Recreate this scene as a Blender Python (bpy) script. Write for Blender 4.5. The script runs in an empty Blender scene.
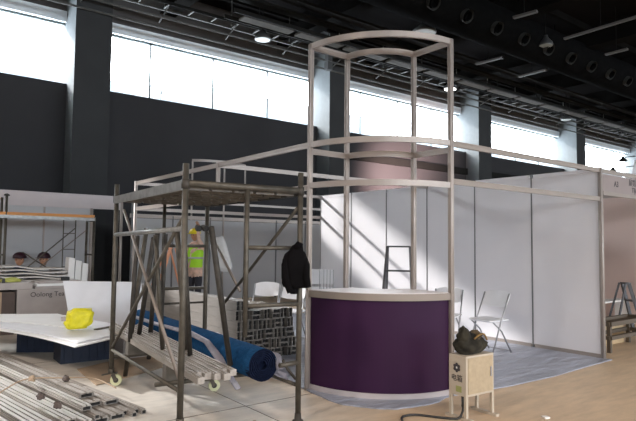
import bpy, bmesh, math, random
from mathutils import Vector, Matrix
random.seed(7)
PI = math.pi
C = bpy.context.scene.collection
SC = bpy.context.scene

# ------------------------------------------------------------ camera
CAM = Vector((-3.457, -3.613, 1.452)); YAW = math.radians(52.29); PIT = math.radians(3.43); ROLL = math.radians(0.604); FPX = 565.28
FW = Vector((math.cos(YAW)*math.cos(PIT), math.sin(YAW)*math.cos(PIT), math.sin(PIT)))
RT0 = Vector((math.sin(YAW), -math.cos(YAW), 0)); UP0 = RT0.cross(FW)
RT = RT0*math.cos(ROLL)+UP0*math.sin(ROLL); UP = UP0*math.cos(ROLL)-RT0*math.sin(ROLL)
cd = bpy.data.cameras.new('camera'); cam = bpy.data.objects.new('camera', cd); C.objects.link(cam)
cd.sensor_fit = 'HORIZONTAL'; cd.sensor_width = 36; cd.lens = 36*FPX/636; cd.clip_start = .05; cd.clip_end = 300
M = Matrix((RT, UP, -FW)).transposed().to_4x4(); M.translation = CAM
cam.matrix_world = M
SC.camera = cam

# ------------------------------------------------------------ world and view
W = bpy.data.worlds.new('world'); SC.world = W; W.use_nodes = True
nt = W.node_tree; nt.nodes.clear()
wo = nt.nodes.new('ShaderNodeOutputWorld'); bg = nt.nodes.new('ShaderNodeBackground')
tc = nt.nodes.new('ShaderNodeTexCoord'); sx = nt.nodes.new('ShaderNodeSeparateXYZ'); cr = nt.nodes.new('ShaderNodeValToRGB')
nt.links.new(tc.outputs['Generated'], sx.inputs[0]); nt.links.new(sx.outputs['Z'], cr.inputs[0])
cr.color_ramp.elements[0].position = 0.0; cr.color_ramp.elements[0].color = (.80, .90, 1.0, 1)
cr.color_ramp.elements[1].position = 0.5; cr.color_ramp.elements[1].color = (.92, .96, 1.0, 1)
nt.links.new(cr.outputs[0], bg.inputs[0]); bg.inputs[1].default_value = 9.0
nt.links.new(bg.outputs[0], wo.inputs[0])
SC.view_settings.view_transform = 'Standard'; SC.view_settings.look = 'None'
SC.view_settings.gamma = 1; SC.view_settings.use_curve_mapping = False
SC.view_settings.exposure = 0.85
# hazy low sun coming through the high windows from behind left
sd_ = bpy.data.lights.new('sun', 'SUN'); sd_.energy = 3.4; sd_.angle = math.radians(1.6); sd_.color = (1, .98, .96)
so_ = bpy.data.objects.new('sun', sd_); C.objects.link(so_); so_.rotation_euler = Vector((.70, -1, -.62)).to_track_quat('-Z', 'Y').to_euler(); so_.location = (-10, 25, 20)
SPOT_K = 1.0

# ------------------------------------------------------------ materials
def mat(name, col, rough=.6, metal=0.0, var=.08, scale=6.0, bump=0.0, bscale=40.0, spec=.5, stretch=None, alpha=None, trans=0.0, dist=0.0, emit=0.0):
    m = bpy.data.materials.new(name); m.use_nodes = True
    t = m.node_tree; b = t.nodes['Principled BSDF']
    b.inputs['Roughness'].default_value = rough; b.inputs['Metallic'].default_value = metal
    b.inputs['Specular IOR Level'].default_value = spec
    tcn = t.nodes.new('ShaderNodeTexCoord'); mp = t.nodes.new('ShaderNodeMapping')
    if stretch: mp.inputs['Scale'].default_value = stretch
    t.links.new(tcn.outputs['Object'], mp.inputs[0])
    n = t.nodes.new('ShaderNodeTexNoise'); n.inputs['Scale'].default_value = scale; n.inputs['Detail'].default_value = 5
    t.links.new(mp.outputs[0], n.inputs['Vector'])
    r = t.nodes.new('ShaderNodeValToRGB')
    lo = [max(0, c*(1-var)) for c in col[:3]]+[1]; hi = [min(1, c*(1+var)) for c in col[:3]]+[1]
    r.color_ramp.elements[0].position = .3; r.color_ramp.elements[0].color = lo
    r.color_ramp.elements[1].position = .7; r.color_ramp.elements[1].color = hi
    t.links.new(n.outputs['Fac'], r.inputs[0]); t.links.new(r.outputs[0], b.inputs['Base Color'])
    if bump:
        n2 = t.nodes.new('ShaderNodeTexNoise'); n2.inputs['Scale'].default_value = bscale; n2.inputs['Detail'].default_value = 4
        t.links.new(mp.outputs[0], n2.inputs['Vector'])
        bp = t.nodes.new('ShaderNodeBump'); bp.inputs['Strength'].default_value = bump; bp.inputs['Distance'].default_value = dist or .01
        t.links.new(n2.outputs['Fac'], bp.inputs['Height']); t.links.new(bp.outputs[0], b.inputs['Normal'])
    if alpha is not None: b.inputs['Alpha'].default_value = alpha
    if trans: b.inputs['Transmission Weight'].default_value = trans
    if emit:
        b.inputs['Emission Color'].default_value = (*col[:3], 1); b.inputs['Emission Strength'].default_value = emit
    return m

def floor_mat():
    m = bpy.data.materials.new('concrete_floor'); m.use_nodes = True; t = m.node_tree; b = t.nodes['Principled BSDF']
    N = t.nodes.new; L = t.links.new
    tcn = N('ShaderNodeTexCoord'); sep = N('ShaderNodeSeparateXYZ'); L(tcn.outputs['Object'], sep.inputs[0])
    big = N('ShaderNodeTexNoise'); big.inputs['Scale'].default_value = .55; big.inputs['Detail'].default_value = 6; big.inputs['Roughness'].default_value = .6
    L(tcn.outputs['Object'], big.inputs['Vector'])
    # concrete colour drifts from tan (towards +X) to grey (towards -X)
    ma = N('ShaderNodeMath'); ma.operation = 'MULTIPLY_ADD'; ma.inputs[1].default_value = .55; ma.inputs[2].default_value = .25
    L(sep.outputs['X'], ma.inputs[0])
    mb = N('ShaderNodeMath'); mb.operation = 'MULTIPLY_ADD'; mb.inputs[1].default_value = 1.2; L(big.outputs['Fac'], mb.inputs[0]); L(ma.outputs[0], mb.inputs[2])
    r = N('ShaderNodeValToRGB'); e = r.color_ramp.elements
    e[0].position = .25; e[0].color = (.63, .59, .53, 1); e[1].position = 1.0; e[1].color = (.64, .485, .33, 1)
    L(mb.outputs[0], r.inputs[0])
    fine = N('ShaderNodeTexNoise'); fine.inputs['Scale'].default_value = 5; fine.inputs['Detail'].default_value = 8; fine.inputs['Roughness'].default_value = .7
    mp = N('ShaderNodeMapping'); mp.inputs['Rotation'].default_value = (0, 0, .35); mp.inputs['Scale'].default_value = (.4, 1.6, 1); L(tcn.outputs['Object'], mp.inputs[0]); L(mp.outputs[0], fine.inputs['Vector'])
    fr = N('ShaderNodeValToRGB'); fr.color_ramp.elements[0].position = .3; fr.color_ramp.elements[0].color = (.72, .72, .72, 1); fr.color_ramp.elements[1].position = .68; fr.color_ramp.elements[1].color = (1.08, 1.06, 1.04, 1)
    L(fine.outputs['Fac'], fr.inputs[0])
    mx = N('ShaderNodeMix'); mx.data_type = 'RGBA'; mx.blend_type = 'MULTIPLY'; mx.inputs[0].default_value = .8
    L(r.outputs[0], mx.inputs[6]); L(fr.outputs[0], mx.inputs[7])
    L(mx.outputs[2], b.inputs['Base Color']); b.inputs['Roughness'].default_value = .5; b.inputs['Specular IOR Level'].default_value = .35
    bp = N('ShaderNodeBump'); bp.inputs['Strength'].default_value = .15; bp.inputs['Distance'].default_value = .01; L(fine.outputs['Fac'], bp.inputs['Height']); L(bp.outputs[0], b.inputs['Normal'])
    return m

MT = {}
MT['floor'] = floor_mat()
MT['ceiling'] = mat('ceiling_black', (.009, .008, .008), .95, var=.25, scale=.6, spec=.03)
MT['girder'] = mat('girder_black', (.008, .0075, .007), .95, var=.2, scale=1.5, spec=.03)
MT['hallwall'] = mat('dark_wall_paint', (.042, .041, .043), .85, var=.10, scale=.5, spec=.15)
MT['hallwall2'] = mat('lintel_board', (.085, .078, .075), .8, var=.12, scale=1.5)
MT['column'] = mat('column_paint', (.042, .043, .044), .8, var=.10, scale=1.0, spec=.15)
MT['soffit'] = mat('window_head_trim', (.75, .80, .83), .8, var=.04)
MT['litside'] = mat('column_lit_side', (.15, .165, .17), .8, var=.05)  # lighter copy of the column colour for its window-lit side
MT['winframe'] = mat('window_frame_metal', (.10, .12, .12), .5, .3)
MT['outerwall'] = mat('shell_paint', (.30, .30, .30), .9)
MT['glass'] = mat('clear_glass', (.9, .95, .95), .05, var=.0, alpha=.08)
MT['pipe'] = mat('galvanised_pipe', (.085, .085, .08), .6, .2, var=.2)
MT['tray'] = mat('cable_tray_beige', (.055, .048, .04), .8, var=.2, spec=.1)
MT['trayd'] = mat('cable_tray_dark', (.012, .012, .011), .8, .0, spec=.1)
MT['duct'] = mat('duct_black', (.004, .004, .004), .9, var=.3, spec=.05)
MT['nozzle'] = mat('nozzle_grey', (.05, .05, .046), .8, spec=.1)
MT['lampshell'] = mat('lamp_shell', (.07, .07, .07), .4, .2)
MT['lampoff'] = mat('lamp_face_unlit', (.40, .42, .40), .4)
MT['lampon'] = mat('lamp_face_lit', (1, .98, .93), .4, emit=5.0, var=0)
MT['striplight'] = mat('strip_fitting', (.07, .06, .055), .5)
MT['booth'] = mat('booth_aluminium', (.36, .315, .285), .42, .25, var=.05, scale=3)
MT['booth2'] = mat('booth_aluminium_tan', (.27, .225, .19), .5, .15, var=.05, scale=3)
MT['boothd'] = mat('booth_aluminium_groove', (.17, .17, .17), .5, .3, var=.05)
MT['panel'] = mat('white_panel', (.735, .715, .735), .55, var=.025, scale=1.3, spec=.35)
MT['panelg'] = mat('grey_white_panel', (.40, .40, .41), .6, var=.03, scale=1.0)
MT['panelpink'] = mat('pinkish_panel', (.66, .52, .47), .6, var=.04, scale=1.0)
MT['fascia2'] = mat('fascia_board_right', (.27, .225, .215), .7, var=.03)
MT['fascia'] = mat('fascia_board', (.47, .42, .42), .6, var=.03)
MT['purple'] = mat('purple_laminate', (.032, .008, .036), .6, var=.15, scale=1.0, spec=.2)
MT['ctop'] = mat('counter_top_white', (.80, .74, .72), .35, var=.03)
MT['ink'] = mat('dark_lettering', (.05, .045, .05), .7)
MT['carpet'] = mat('film_covered_carpet', (.34, .36, .43), .35, var=.18, scale=2.5, bump=1.0, bscale=5, dist=.06, stretch=(.5, 1.6, 1))
MT['steel'] = mat('scaffold_steel', (.10, .088, .070), .5, .55, var=.25, scale=14, bump=.2, bscale=60)
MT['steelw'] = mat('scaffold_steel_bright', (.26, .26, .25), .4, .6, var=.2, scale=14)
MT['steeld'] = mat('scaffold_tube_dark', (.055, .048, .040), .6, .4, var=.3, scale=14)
MT['brace'] = mat('brace_tube', (.24, .20, .17), .5, .4, var=.15, scale=10)
MT['hollow'] = mat('bore_shade', (.01, .01, .01), .9)  # near-black plates stand in for the shade inside hollow ends
MT['alu'] = mat('mill_aluminium', (.50, .47, .43), .42, .5, var=.14, scale=5, stretch=(8, .4, 8))
MT['alud'] = mat('dusty_aluminium', (.34, .305, .27), .55, .35, var=.14, scale=5, stretch=(8, .4, 8))
MT['alue'] = mat('stacked_aluminium', (.25, .23, .21), .6, .2, var=.10, scale=4, stretch=(8, .6, 8))
MT['groove'] = mat('groove_shade', (.24, .22, .20), .5, .4, var=.15)  # darker aluminium puts shade into the recesses between the ribs
MT['wheel'] = mat('wheel_tyre_cream', (.62, .62, .38), .6)
MT['black'] = mat('black_plastic', (.02, .02, .02), .6)
MT['blue'] = mat('blue_carpet', (.010, .065, .165), .95, var=.22, scale=30, bump=.6, bscale=160, spec=.1)
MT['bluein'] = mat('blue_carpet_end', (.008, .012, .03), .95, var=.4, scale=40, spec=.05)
MT['film'] = mat('clear_film', (.33, .31, .35), .3, var=.2, scale=9, bump=.9, bscale=14, alpha=.75, dist=.02)
MT['film2'] = mat('hanging_film', (.80, .80, .80), .35, var=.12, scale=9, bump=.8, bscale=12, alpha=.35, dist=.02)
MT['jacket'] = mat('black_cloth', (.004, .0035, .004), .95, var=.3, bump=.5, bscale=20, spec=.1)
MT['white'] = mat('white_board', (.80, .79, .77), .5, var=.03)
MT['whiteb'] = mat('white_sheet', (.74, .74, .77), .5, var=.03)
MT['card'] = mat('brown_cardboard', (.42, .31, .21), .9, var=.10, scale=4)
MT['carton'] = mat('grey_carton', (.40, .36, .34), .85, var=.08, scale=4)
MT['cartond'] = mat('dark_carton', (.10, .075, .065), .85, var=.15, scale=4)
MT['navy'] = mat('navy_crate_plastic', (.012, .020, .045), .6, var=.2)
MT['yellow'] = mat('yellow_bag', (.80, .72, .02), .45, var=.10, scale=14, bump=.8, bscale=26, dist=.02)
MT['paper'] = mat('crumpled_paper', (.62, .58, .54), .8, var=.12, scale=6, bump=.8, bscale=9, dist=.03)
MT['orange'] = mat('orange_deck', (.62, .27, .08), .7, var=.12, scale=6)
MT['ladderor'] = mat('orange_fibreglass', (.68, .30, .16), .5)
MT['ladderdk'] = mat('dark_ladder_metal', (.09, .09, .095), .4, .6)
MT['skin'] = mat('skin', (.50, .27, .17), .6)
MT['hatY'] = mat('yellow_hard_hat', (.82, .66, .02), .35)
MT['hatM'] = mat('maroon_hard_hat', (.03, .008, .016), .4)
MT['vest'] = mat('green_vest', (.40, .78, .03), .7)
MT['cloth_orange'] = mat('pale_orange_shirt', (.70, .48, .38), .9, var=.2, scale=18)
MT['cloth_navy'] = mat('navy_shirt', (.015, .03, .08), .9)
MT['trousers'] = mat('dark_trousers', (.03, .03, .04), .9)
MT['plastw'] = mat('white_chair_plastic', (.78, .78, .80), .4, var=.03)
MT['plastg'] = mat('grey_chair_frame', (.36, .36, .37), .4, .5)
MT['box'] = mat('cream_cabinet_paint', (.50, .43, .34), .5, var=.04)
MT['boxd'] = mat('cream_cabinet_door', (.42, .33, .215), .5, var=.08, scale=30)
MT['camo'] = mat('camouflage_cloth', (.020, .017, .010), .95, var=.9, scale=9, bump=.6, bscale=20)
MT['camo2'] = mat('camouflage_flap', (.085, .06, .033), .95, var=.8, scale=12, bump=.6, bscale=20)
MT['tanstrap'] = mat('tan_strap_cloth', (.25, .15, .05), .9, var=.4, scale=20)
MT['rubber'] = mat('black_cable_rubber', (.03, .03, .03), .5)
MT['darkwood'] = mat('dark_bench_frame', (.10, .075, .05), .6)
MT['board'] = mat('plywood_board', (.52, .38, .22), .7, var=.10, scale=5, stretch=(1, 6, 1))
MT['plank'] = mat('scaffold_plank', (.15, .135, .115), .85, var=.25, scale=8, stretch=(1, 1, 1), bump=.4)
MT['sticker'] = mat('pale_green_sticker', (.34, .36, .13), .6)
MT['green'] = mat('yellow_green_plastic', (.42, .43, .10), .6)
MT['facade'] = mat('pale_facade', (.115, .125, .13), .9)
MT['facaded'] = mat('pale_facade_bands', (.085, .10, .11), .9)
MT['tape'] = mat('white_scrap', (.8, .78, .74), .7)

# ------------------------------------------------------------ helpers
def smooth_pts(pts, n=6):
    out = []; P = [pts[0]]+list(pts)+[pts[-1]]
    for i in range(1, len(P)-2):
        p0, p1, p2, p3 = [Vector(P[i+k]) for k in (-1, 0, 1, 2)]
        for q in range(n):
            t = q/n; out.append(.5*((2*p1)+(-p0+p2)*t+(2*p0-5*p1+4*p2-p3)*t*t+(-p0+3*p1-3*p2+p3)*t**3))
    out.append(Vector(P[-1])); return out
LOC = {}
def setp(o, label=None, cat=None, group=None, kind=None):
    if label: o['label'] = label
    if cat: o['category'] = cat
    if group: o['group'] = group
    if kind: o['kind'] = kind
    return o
def thing(name, label, cat, loc=(0, 0, 0), rz=0.0, group=None):
    o = bpy.data.objects.new(name, None); C.objects.link(o); o.empty_display_size = .1
    o.location = loc; o.rotation_euler = (0, 0, rz); LOC[o.name] = Vector(loc) if rz == 0 else None
    return setp(o, label, cat, group)
def V(*a): return Vector(a)

class MB:
    def __init__(s): s.bm = bmesh.new(); s.mi = 0
    def _f(s, vs):
        try:
            f = s.bm.faces.new(vs); f.material_index = s.mi; return f
        except ValueError: return None
    def hexa(s, p):
        v = [s.bm.verts.new(q) for q in p]
        for f in ((0, 3, 2, 1), (4, 5, 6, 7), (0, 1, 5, 4), (1, 2, 6, 5), (2, 3, 7, 6), (3, 0, 4, 7)): s._f([v[i] for i in f])
        return s
    def box(s, x0, y0, z0, x1, y1, z1):
        return s.hexa([(x0, y0, z0), (x1, y0, z0), (x1, y1, z0), (x0, y1, z0), (x0, y0, z1), (x1, y0, z1), (x1, y1, z1), (x0, y1, z1)])
    def bar(s, a, b, w, h, up=(0, 0, 1)):
        a = Vector(a); b = Vector(b); d = (b-a).normalized(); u = Vector(up)
        if abs(d.dot(u)) > .99: u = Vector((0, 1, 0))
        sd = d.cross(u).normalized(); u = sd.cross(d).normalized()
        o = [(-w/2, -h/2), (w/2, -h/2), (w/2, h/2), (-w/2, h/2)]
        return s.hexa([a+sd*i+u*j for i, j in o]+[b+sd*i+u*j for i, j in o])
    def tube(s, pts, r, n=8, cap=True):
        pts = [Vector(p) for p in pts]; rs = r if isinstance(r, (list, tuple)) else [r]*len(pts)
        rings = []; prev = None
        for i, p in enumerate(pts):
            d = (pts[min(i+1, len(pts)-1)]-pts[max(i-1, 0)]).normalized()
            u = prev if prev else (Vector((0, 0, 1)) if abs(d.z) < .9 else Vector((1, 0, 0)))
            sd = d.cross(u).normalized(); u = sd.cross(d).normalized(); prev = u
            rings.append([s.bm.verts.new(p+(sd*math.cos(2*PI*k/n)+u*math.sin(2*PI*k/n))*rs[i]) for k in range(n)])
        for a, b in zip(rings, rings[1:]):
            for k in range(n):
                f = s._f([a[k], a[(k+1) % n], b[(k+1) % n], b[k]])
                if f: f.smooth = True
        if cap: s._f(rings[0][::-1]); s._f(rings[-1])
        return s
    def prism(s, poly, z0, z1):
        a = [s.bm.verts.new((x, y, z0)) for x, y in poly]; b = [s.bm.verts.new((x, y, z1)) for x, y in poly]
        n = len(poly); s._f(a[::-1]); s._f(b)
        for k in range(n): s._f([a[k], a[(k+1) % n], b[(k+1) % n], b[k]])
        return s
    def lathe(s, c, prof, n=16):       # prof: (r, z) about a vertical axis
        c = Vector(c); rings = [[s.bm.verts.new(c+Vector((r*math.cos(2*PI*k/n), r*math.sin(2*PI*k/n), z))) for k in range(n)] for r, z in prof]
        for a, b in zip(rings, rings[1:]):
            for k in range(n):
                f = s._f([a[k], a[(k+1) % n], b[(k+1) % n], b[k]])
                if f: f.smooth = True
        s._f(rings[0][::-1]); s._f(rings[-1]); return s
    def arc(s, cx, cy, r0, r1, a0, a1, z0, z1, n=28):
        P = []
        for i in range(n+1):
            a = a0+(a1-a0)*i/n; c, q = math.cos(a), math.sin(a)
            P.append([s.bm.verts.new((cx+r*c, cy+r*q, z)) for r, z in ((r0, z0), (r1, z0), (r1, z1), (r0, z1))])
        for a, b in zip(P, P[1:]):
            for k in range(4): s._f([a[k], a[(k+1) % 4], b[(k+1) % 4], b[k]])
        s._f(P[0][::-1]); s._f(P[-1]); return s
    def xf(s, m, start=0):
        s.bm.verts.ensure_lookup_table()
        for v in s.bm.verts[start:]: v.co = m @ v.co
        return s
    def jitter(s, k, seed=1):
        r = random.Random(seed)
        for v in s.bm.verts: v.co += Vector((r.uniform(-k, k), r.uniform(-k, k), r.uniform(-k, k)))
        return s
    def build(s, name, m, parent=None, world=True, bevel=0.0, smooth=False, label=None, keep=False):
        bm = s.bm; bmesh.ops.recalc_face_normals(bm, faces=bm.faces)
        off = Vector((0, 0, 0))
        if parent is not None:
            if world: off = LOC.get(parent.name) or Vector((0, 0, 0))
        elif not keep:
            vs = [v.co for v in bm.verts]
            off = Vector(((min(v.x for v in vs)+max(v.x for v in vs))/2, (min(v.y for v in vs)+max(v.y for v in vs))/2, min(v.z for v in vs)))
        for v in bm.verts: v.co -= off
        if smooth:
            for f in bm.faces: f.smooth = True
        me = bpy.data.meshes.new(name); bm.to_mesh(me); bm.free()
        for q in (m if isinstance(m, (list, tuple)) else [m]): me.materials.append(q)
        o = bpy.data.objects.new(name, me); C.objects.link(o)
        if parent is not None: o.parent = parent; LOC[o.name] = (LOC.get(parent.name) or Vector((0, 0, 0))) if world else None
        else: o.location = off; LOC[o.name] = off.copy()
        if bevel:
            b = o.modifiers.new('bevel', 'BEVEL'); b.width = bevel; b.segments = 2; b.limit_method = 'ANGLE'
        if label: o['label'] = label
        return o
def dup(o, loc=None, rot=None, label=None, parent=None, group=None):
    c = o.copy(); C.objects.link(c)
    if parent is not None: c.parent = parent
    if loc is not None: c.location = loc
    if rot is not None: c.rotation_euler = rot
    if label: c['label'] = label
    if group: c['group'] = group
    for ch in list(o.children): dup(ch, parent=c)
    return c
def struct(mb, name, m, **k):
    o = mb.build(name, m, **k)
    if not k.get('parent'): o['kind'] = 'structure'
    return o
def text_into(mb, txt, size, mtx, ext=.001):
    cu = bpy.data.curves.new('t', 'FONT'); cu.body = txt; cu.size = size; cu.extrude = ext; cu.align_x = 'CENTER'; cu.align_y = 'CENTER'
    o = bpy.data.objects.new('t', cu); C.objects.link(o)
    dg = bpy.context.evaluated_depsgraph_get(); me = bpy.data.meshes.new_from_object(o.evaluated_get(dg))
    n = len(mb.bm.verts); mb.bm.from_mesh(me); mb.xf(mtx, n)
    bpy.data.objects.remove(o); bpy.data.curves.remove(cu); bpy.data.meshes.remove(me)
def frame_mtx(o, x, y):           # matrix that maps local x,y to directions
    x = Vector(x).normalized(); y = Vector(y).normalized(); z = x.cross(y)
    m = Matrix((x, y, z)).transposed().to_4x4(); m.translation = Vector(o); return m

from mathutils import noise as NZ
def heap(name, cx, cy, z0, sx_, sy_, sz_, m_, label, cat, seed, rot=0.0):
    m = MB(); bmesh.ops.create_icosphere(m.bm, subdivisions=4, radius=1)
    for v in m.bm.verts:
        c0 = v.co.copy(); n1 = NZ.noise(c0*2+V(seed, 0, 0))*.35+NZ.noise(c0*7+V(0, seed, 0))*.12
        x, y, z = c0.x*sx_*(1+n1), c0.y*sy_*(1+n1), max(c0.z, -.35)*sz_*(1+n1)
        v.co = V(cx+x*math.cos(rot)-y*math.sin(rot), cy+x*math.sin(rot)+y*math.cos(rot), z0+z+.35*sz_)
    zmin = min(v.co.z for v in m.bm.verts)
    for v in m.bm.verts: v.co.z += z0-zmin
    return setp(m.build(name, m_, smooth=True), label, cat)

# ============================================================ HALL
YW = 13.1; YF = 12.0; YL = 12.72; ZC = 9.3; SILL = 5.78; HEAD = 7.60
XL, XR, YB = -18.0, 62.0, -22.0
struct(MB().box(XL, YB, -.2, XR, YW+.3, 0), 'floor', MT['floor'], keep=True)
struct(MB().box(XL, YB, ZC, XR, YW+.3, ZC+.2), 'ceiling', MT['ceiling'])
struct(MB().box(XL, YL, 0, XR, YW+.3, SILL), 'wall_window_side', MT['hallwall'])
struct(MB().box(XL, YW-.05, HEAD+.30, XR, YW+.3, ZC), 'wall_above_windows', MT['hallwall2'])
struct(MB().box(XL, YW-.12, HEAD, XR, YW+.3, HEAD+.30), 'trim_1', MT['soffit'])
struct(MB().box(XR, YB, 0, XR+.3, YW+.3, ZC), 'wall_far', MT['hallwall'])
struct(MB().box(XL-.3, YB, 0, XL, YW+.3, ZC), 'wall_near_end', MT['outerwall'])
w = MB().box(XL, YB-.3, 0, XR, YB, 3.2).box(XL, YB-.3, 6.2, XR, YB, ZC)
for k in range(10): w.box(XL+k*8.6, YB-.3, 3.2, XL+k*8.6+1.2, YB, 6.2)
struct(w, 'wall_opposite', MT['outerwall'])
COLX = [-16.95+8.68*k for k in range(9)]
for i, x0 in enumerate(COLX):
    o = struct(MB().box(x0, YF, 0, x0+.95, YW+.2, ZC), 'column', [MT['column'], MT['litside']])
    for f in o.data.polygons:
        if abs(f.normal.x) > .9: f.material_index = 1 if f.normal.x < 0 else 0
    o['label'] = 'dark painted concrete column between the high windows'
    o['group'] = 'columns of the window wall'
    # window light on the column's left face is put into a lighter colour
wn = 1
for i, x0 in enumerate(COLX[:-1]):
    a, b = x0+.95, x0+8.68
    r = struct(MB().bar((a, YW+.05, SILL+.03), (b, YW+.05, SILL+.03), .06, .06).bar((a, YW+.05, HEAD-.03), (b, YW+.05, HEAD-.03), .06, .06), 'window_%d' % wn, MT['winframe']); wn += 1
    g = MB()
    nm = 3
    xs = [x0+2.48, x0+4.62, x0+6.75]
    for x in xs: MB().bar((x, YW+.05, SILL), (x, YW+.05, HEAD), .045, .06).build('mullion', MT['winframe'], r)
    ed = [a]+xs+[b]
    for q in range(4): MB().box(ed[q]+.03, YW+.045, SILL+.05, ed[q+1]-.03, YW+.055, HEAD-.05).build('window_pane', MT['glass'], r)
    ld = bpy.data.lights.new('window_portal', 'AREA'); ld.shape = 'RECTANGLE'; ld.size = b-a; ld.size_y = HEAD-SILL; ld.cycles.is_portal = True
    lo = bpy.data.objects.new('window_portal', ld); C.objects.link(lo); lo.location = ((a+b)/2, YW+.2, (SILL+HEAD)/2); lo.rotation_euler = (-PI/2, 0, 0)
for k in range(9):
    a = XL+k*8.6+1.2; b = a+7.4
    ld = bpy.data.lights.new('opposite_portal', 'AREA'); ld.shape = 'RECTANGLE'; ld.size = b-a; ld.size_y = 3.0; ld.cycles.is_portal = True
    lo = bpy.data.objects.new('opposite_portal', ld); C.objects.link(lo); lo.location = ((a+b)/2, YB-.15, 4.7); lo.rotation_euler = (PI/2, 0, 0)

# dark strip along the wall under the window ledge
for k in (3, 4):
    setp(MB().box(COLX[k]+.97, YL-.12, 4.72, COLX[k+1]-.02, YL-.002, 5.0).build('wall_strip', MT['trayd']), 'dark strip along the wall, '+('seen inside the arch tower' if k == 3 else 'right of the arch tower beyond the second column'), 'trunking')

for (ax, ay), (bx, by) in (((-3.6, .85), (-.04, .85)), ((-.80, -2.2), (-.80, 6.2)), ((-3.6, 3.85), (-1.7, 3.85))):
    struct(MB().bar((ax, ay, .001), (bx, by, .001), .006, .002), 'floor_joint', MT['darkwood'])
# ceiling girders and purlins (setting)
for x in [-14+4.34*k for k in range(17)]:
    struct(MB().bar((x, YB, ZC-.35), (x, YW-.1, ZC-.35), .3, .7).bar((x, YB, ZC-.72), (x, YW-.1, ZC-.72), .5, .05), 'ceiling_beam', MT['girder'])
for y in [-20+2.9*k for k in range(12)]:
    struct(MB().bar((XL, y, ZC-.12), (XR, y, ZC-.12), .12, .24), 'ceiling_purlin', MT['girder'])

# ladder tray and pipes above the windows
def pipe(y, z, x0, x1, r, label, m='pipe'):
    setp(MB().tube([(x0, y, z), (x1, y, z)], r, 8).build('ceiling_pipe', MT[m]), label, 'pipe')
pipe(11.93, 7.69, XL+.1, XR-.1, .035, 'lowest thin grey pipe running just above the windows')
pipe(11.72, 7.92, XL+.1, XR-.1, .035, 'thin grey pipe running above the lowest pipe and below the ladder tray')
t = thing('ladder_tray', 'dark ladder cable tray running along the hall above the window pipes', 'cable tray', (0, 11.5, 8.2))
for y in (11.35, 11.85): MB().bar((XL+.1, y, 8.22), (XR-.1, y, 8.22), .03, .09).build('side_rail', MT['pipe' if y > 11.6 else 'trayd'], t)
for k in range(60): MB().bar((-4+k*.75, 11.35, 8.22), (-4+k*.75, 11.85, 8.22), .04, .03).build('rung', MT['pipe'], t)
for k in range(22):
    x = -6+k*2.17
    MB().bar((x, 11.6, 8.18), (x, 11.6, ZC-.3), .03, .03).bar((x, 11.3, 8.10), (x, 11.98, 7.85), .03, .03).build('hanger', MT['pipe'], t)
# beige segmented covers of the wide tray
t = thing('cable_tray', 'wide beige cable tray of long covers hung below the dark ceiling', 'cable tray', (0, 10.1, 7.9))
for k in range(16):
    x = 4.4+k*1.95
    MB().box(x, 10.0, 7.84, x+1.72, 10.36, 7.9).build('tray_cover', MT['tray'], t)
MB().bar((4, 9.92, 7.9), (38, 9.92, 7.9), .04, .12).bar((4, 10.48, 7.9), (38, 10.48, 7.9), .04, .12).build('side_rail', MT['trayd'], t)
for k in range(12): MB().bar((5+k*2.9, 10.2, 7.95), (5+k*2.9, 10.2, ZC-.3), .03, .03).build('hanger', MT['trayd'], t)
for j, (y, z) in enumerate(((9.0, 8.25), (9.45, 8.1))):
    tt = setp(MB().box(4, y, z, 40, y+.3, z+.08).build('flat_duct', MT['trayd']), ['narrow dark trunking nearer the round air duct', 'narrow dark trunking beside the beige cable tray'][j], 'trunking')
# big round duct with jet nozzles
ductY, ductZ = 6.75, 8.3
t = thing('air_duct', 'long black round air duct under the ceiling with a row of grey nozzles', 'air duct', (0, ductY, ductZ))
MB().tube([(5.2, ductY, ductZ), (46, ductY, ductZ)], .62, 24).build('duct_body', MT['duct'], t)
for k in range(18):
    x = 7.9+k*1.42
    n = MB()
    c0 = V(x, ductY-.52, ductZ-.34); d = V(0, -.84, -.54)
    n.tube([c0, c0+d*.16], [.18, .20], 16, cap=False)
    n.tube([c0+d*.16, c0+d*.16], [.20, .13], 16, cap=False)
    n.mi = 1
    n.tube([c0+d*.16, c0+d*.02], [.13, .10], 16, cap=False)
    n.tube([c0+d*.02, c0+d*.02-d*.001], [.10, .001], 16, cap=False)
    n.build('nozzle', [MT['nozzle'], MT['duct']], t)
for k in range(9): MB().tube([(6+k*3, ductY+.0, ductZ+.6), (6+k*3, ductY, ZC-.05)], .02, 6).build('hanger', MT['duct'], t)

# high bay lamps
def highbay(name, label, loc, on, group=None, r=.24):
    x, y, z = loc
    t = thing(name, label, 'lamp', loc, group=group)
    MB().lathe(loc, [(r, 0), (r*1.02, .03), (r*.92, .10), (r*.55, .20), (r*.3, .28), (.06, .34)], 20).build('lamp_shade', MT['lampshell'], t)
    MB().lathe((x, y, z-.012), [(r*.93, 0), (r*.93, .02)], 20).build('lamp_face', MT['lampon'] if on else MT['lampoff'], t)
    MB().tube([(x, y, z+.3), (x, y, ZC-.02)], .015, 6).build('rod', MT['trayd'], t)
    return t
LZ = 7.7
highbay('high_bay_lamp', 'round high bay lamp with pale face above the leftmost row of windows', (5.55, 10.9, LZ), False)
highbay('high_bay_lamp', 'glowing round high bay lamp seen just right of the tall arch tower', (14.3, 10.8, LZ), True)
highbay('high_bay_lamp', 'round unlit high bay lamp above the windows right of centre', (23.0, 10.7, LZ), False)
highbay('high_bay_lamp', 'dark bell shaped high bay lamp above the top of the arch tower', (9.05, 7.5, 7.75), False, r=.36)
highbay('high_bay_lamp', 'faint high bay lamp hanging beside the row of duct nozzles', (13.3, 6.1, 7.95), False, r=.22)
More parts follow.
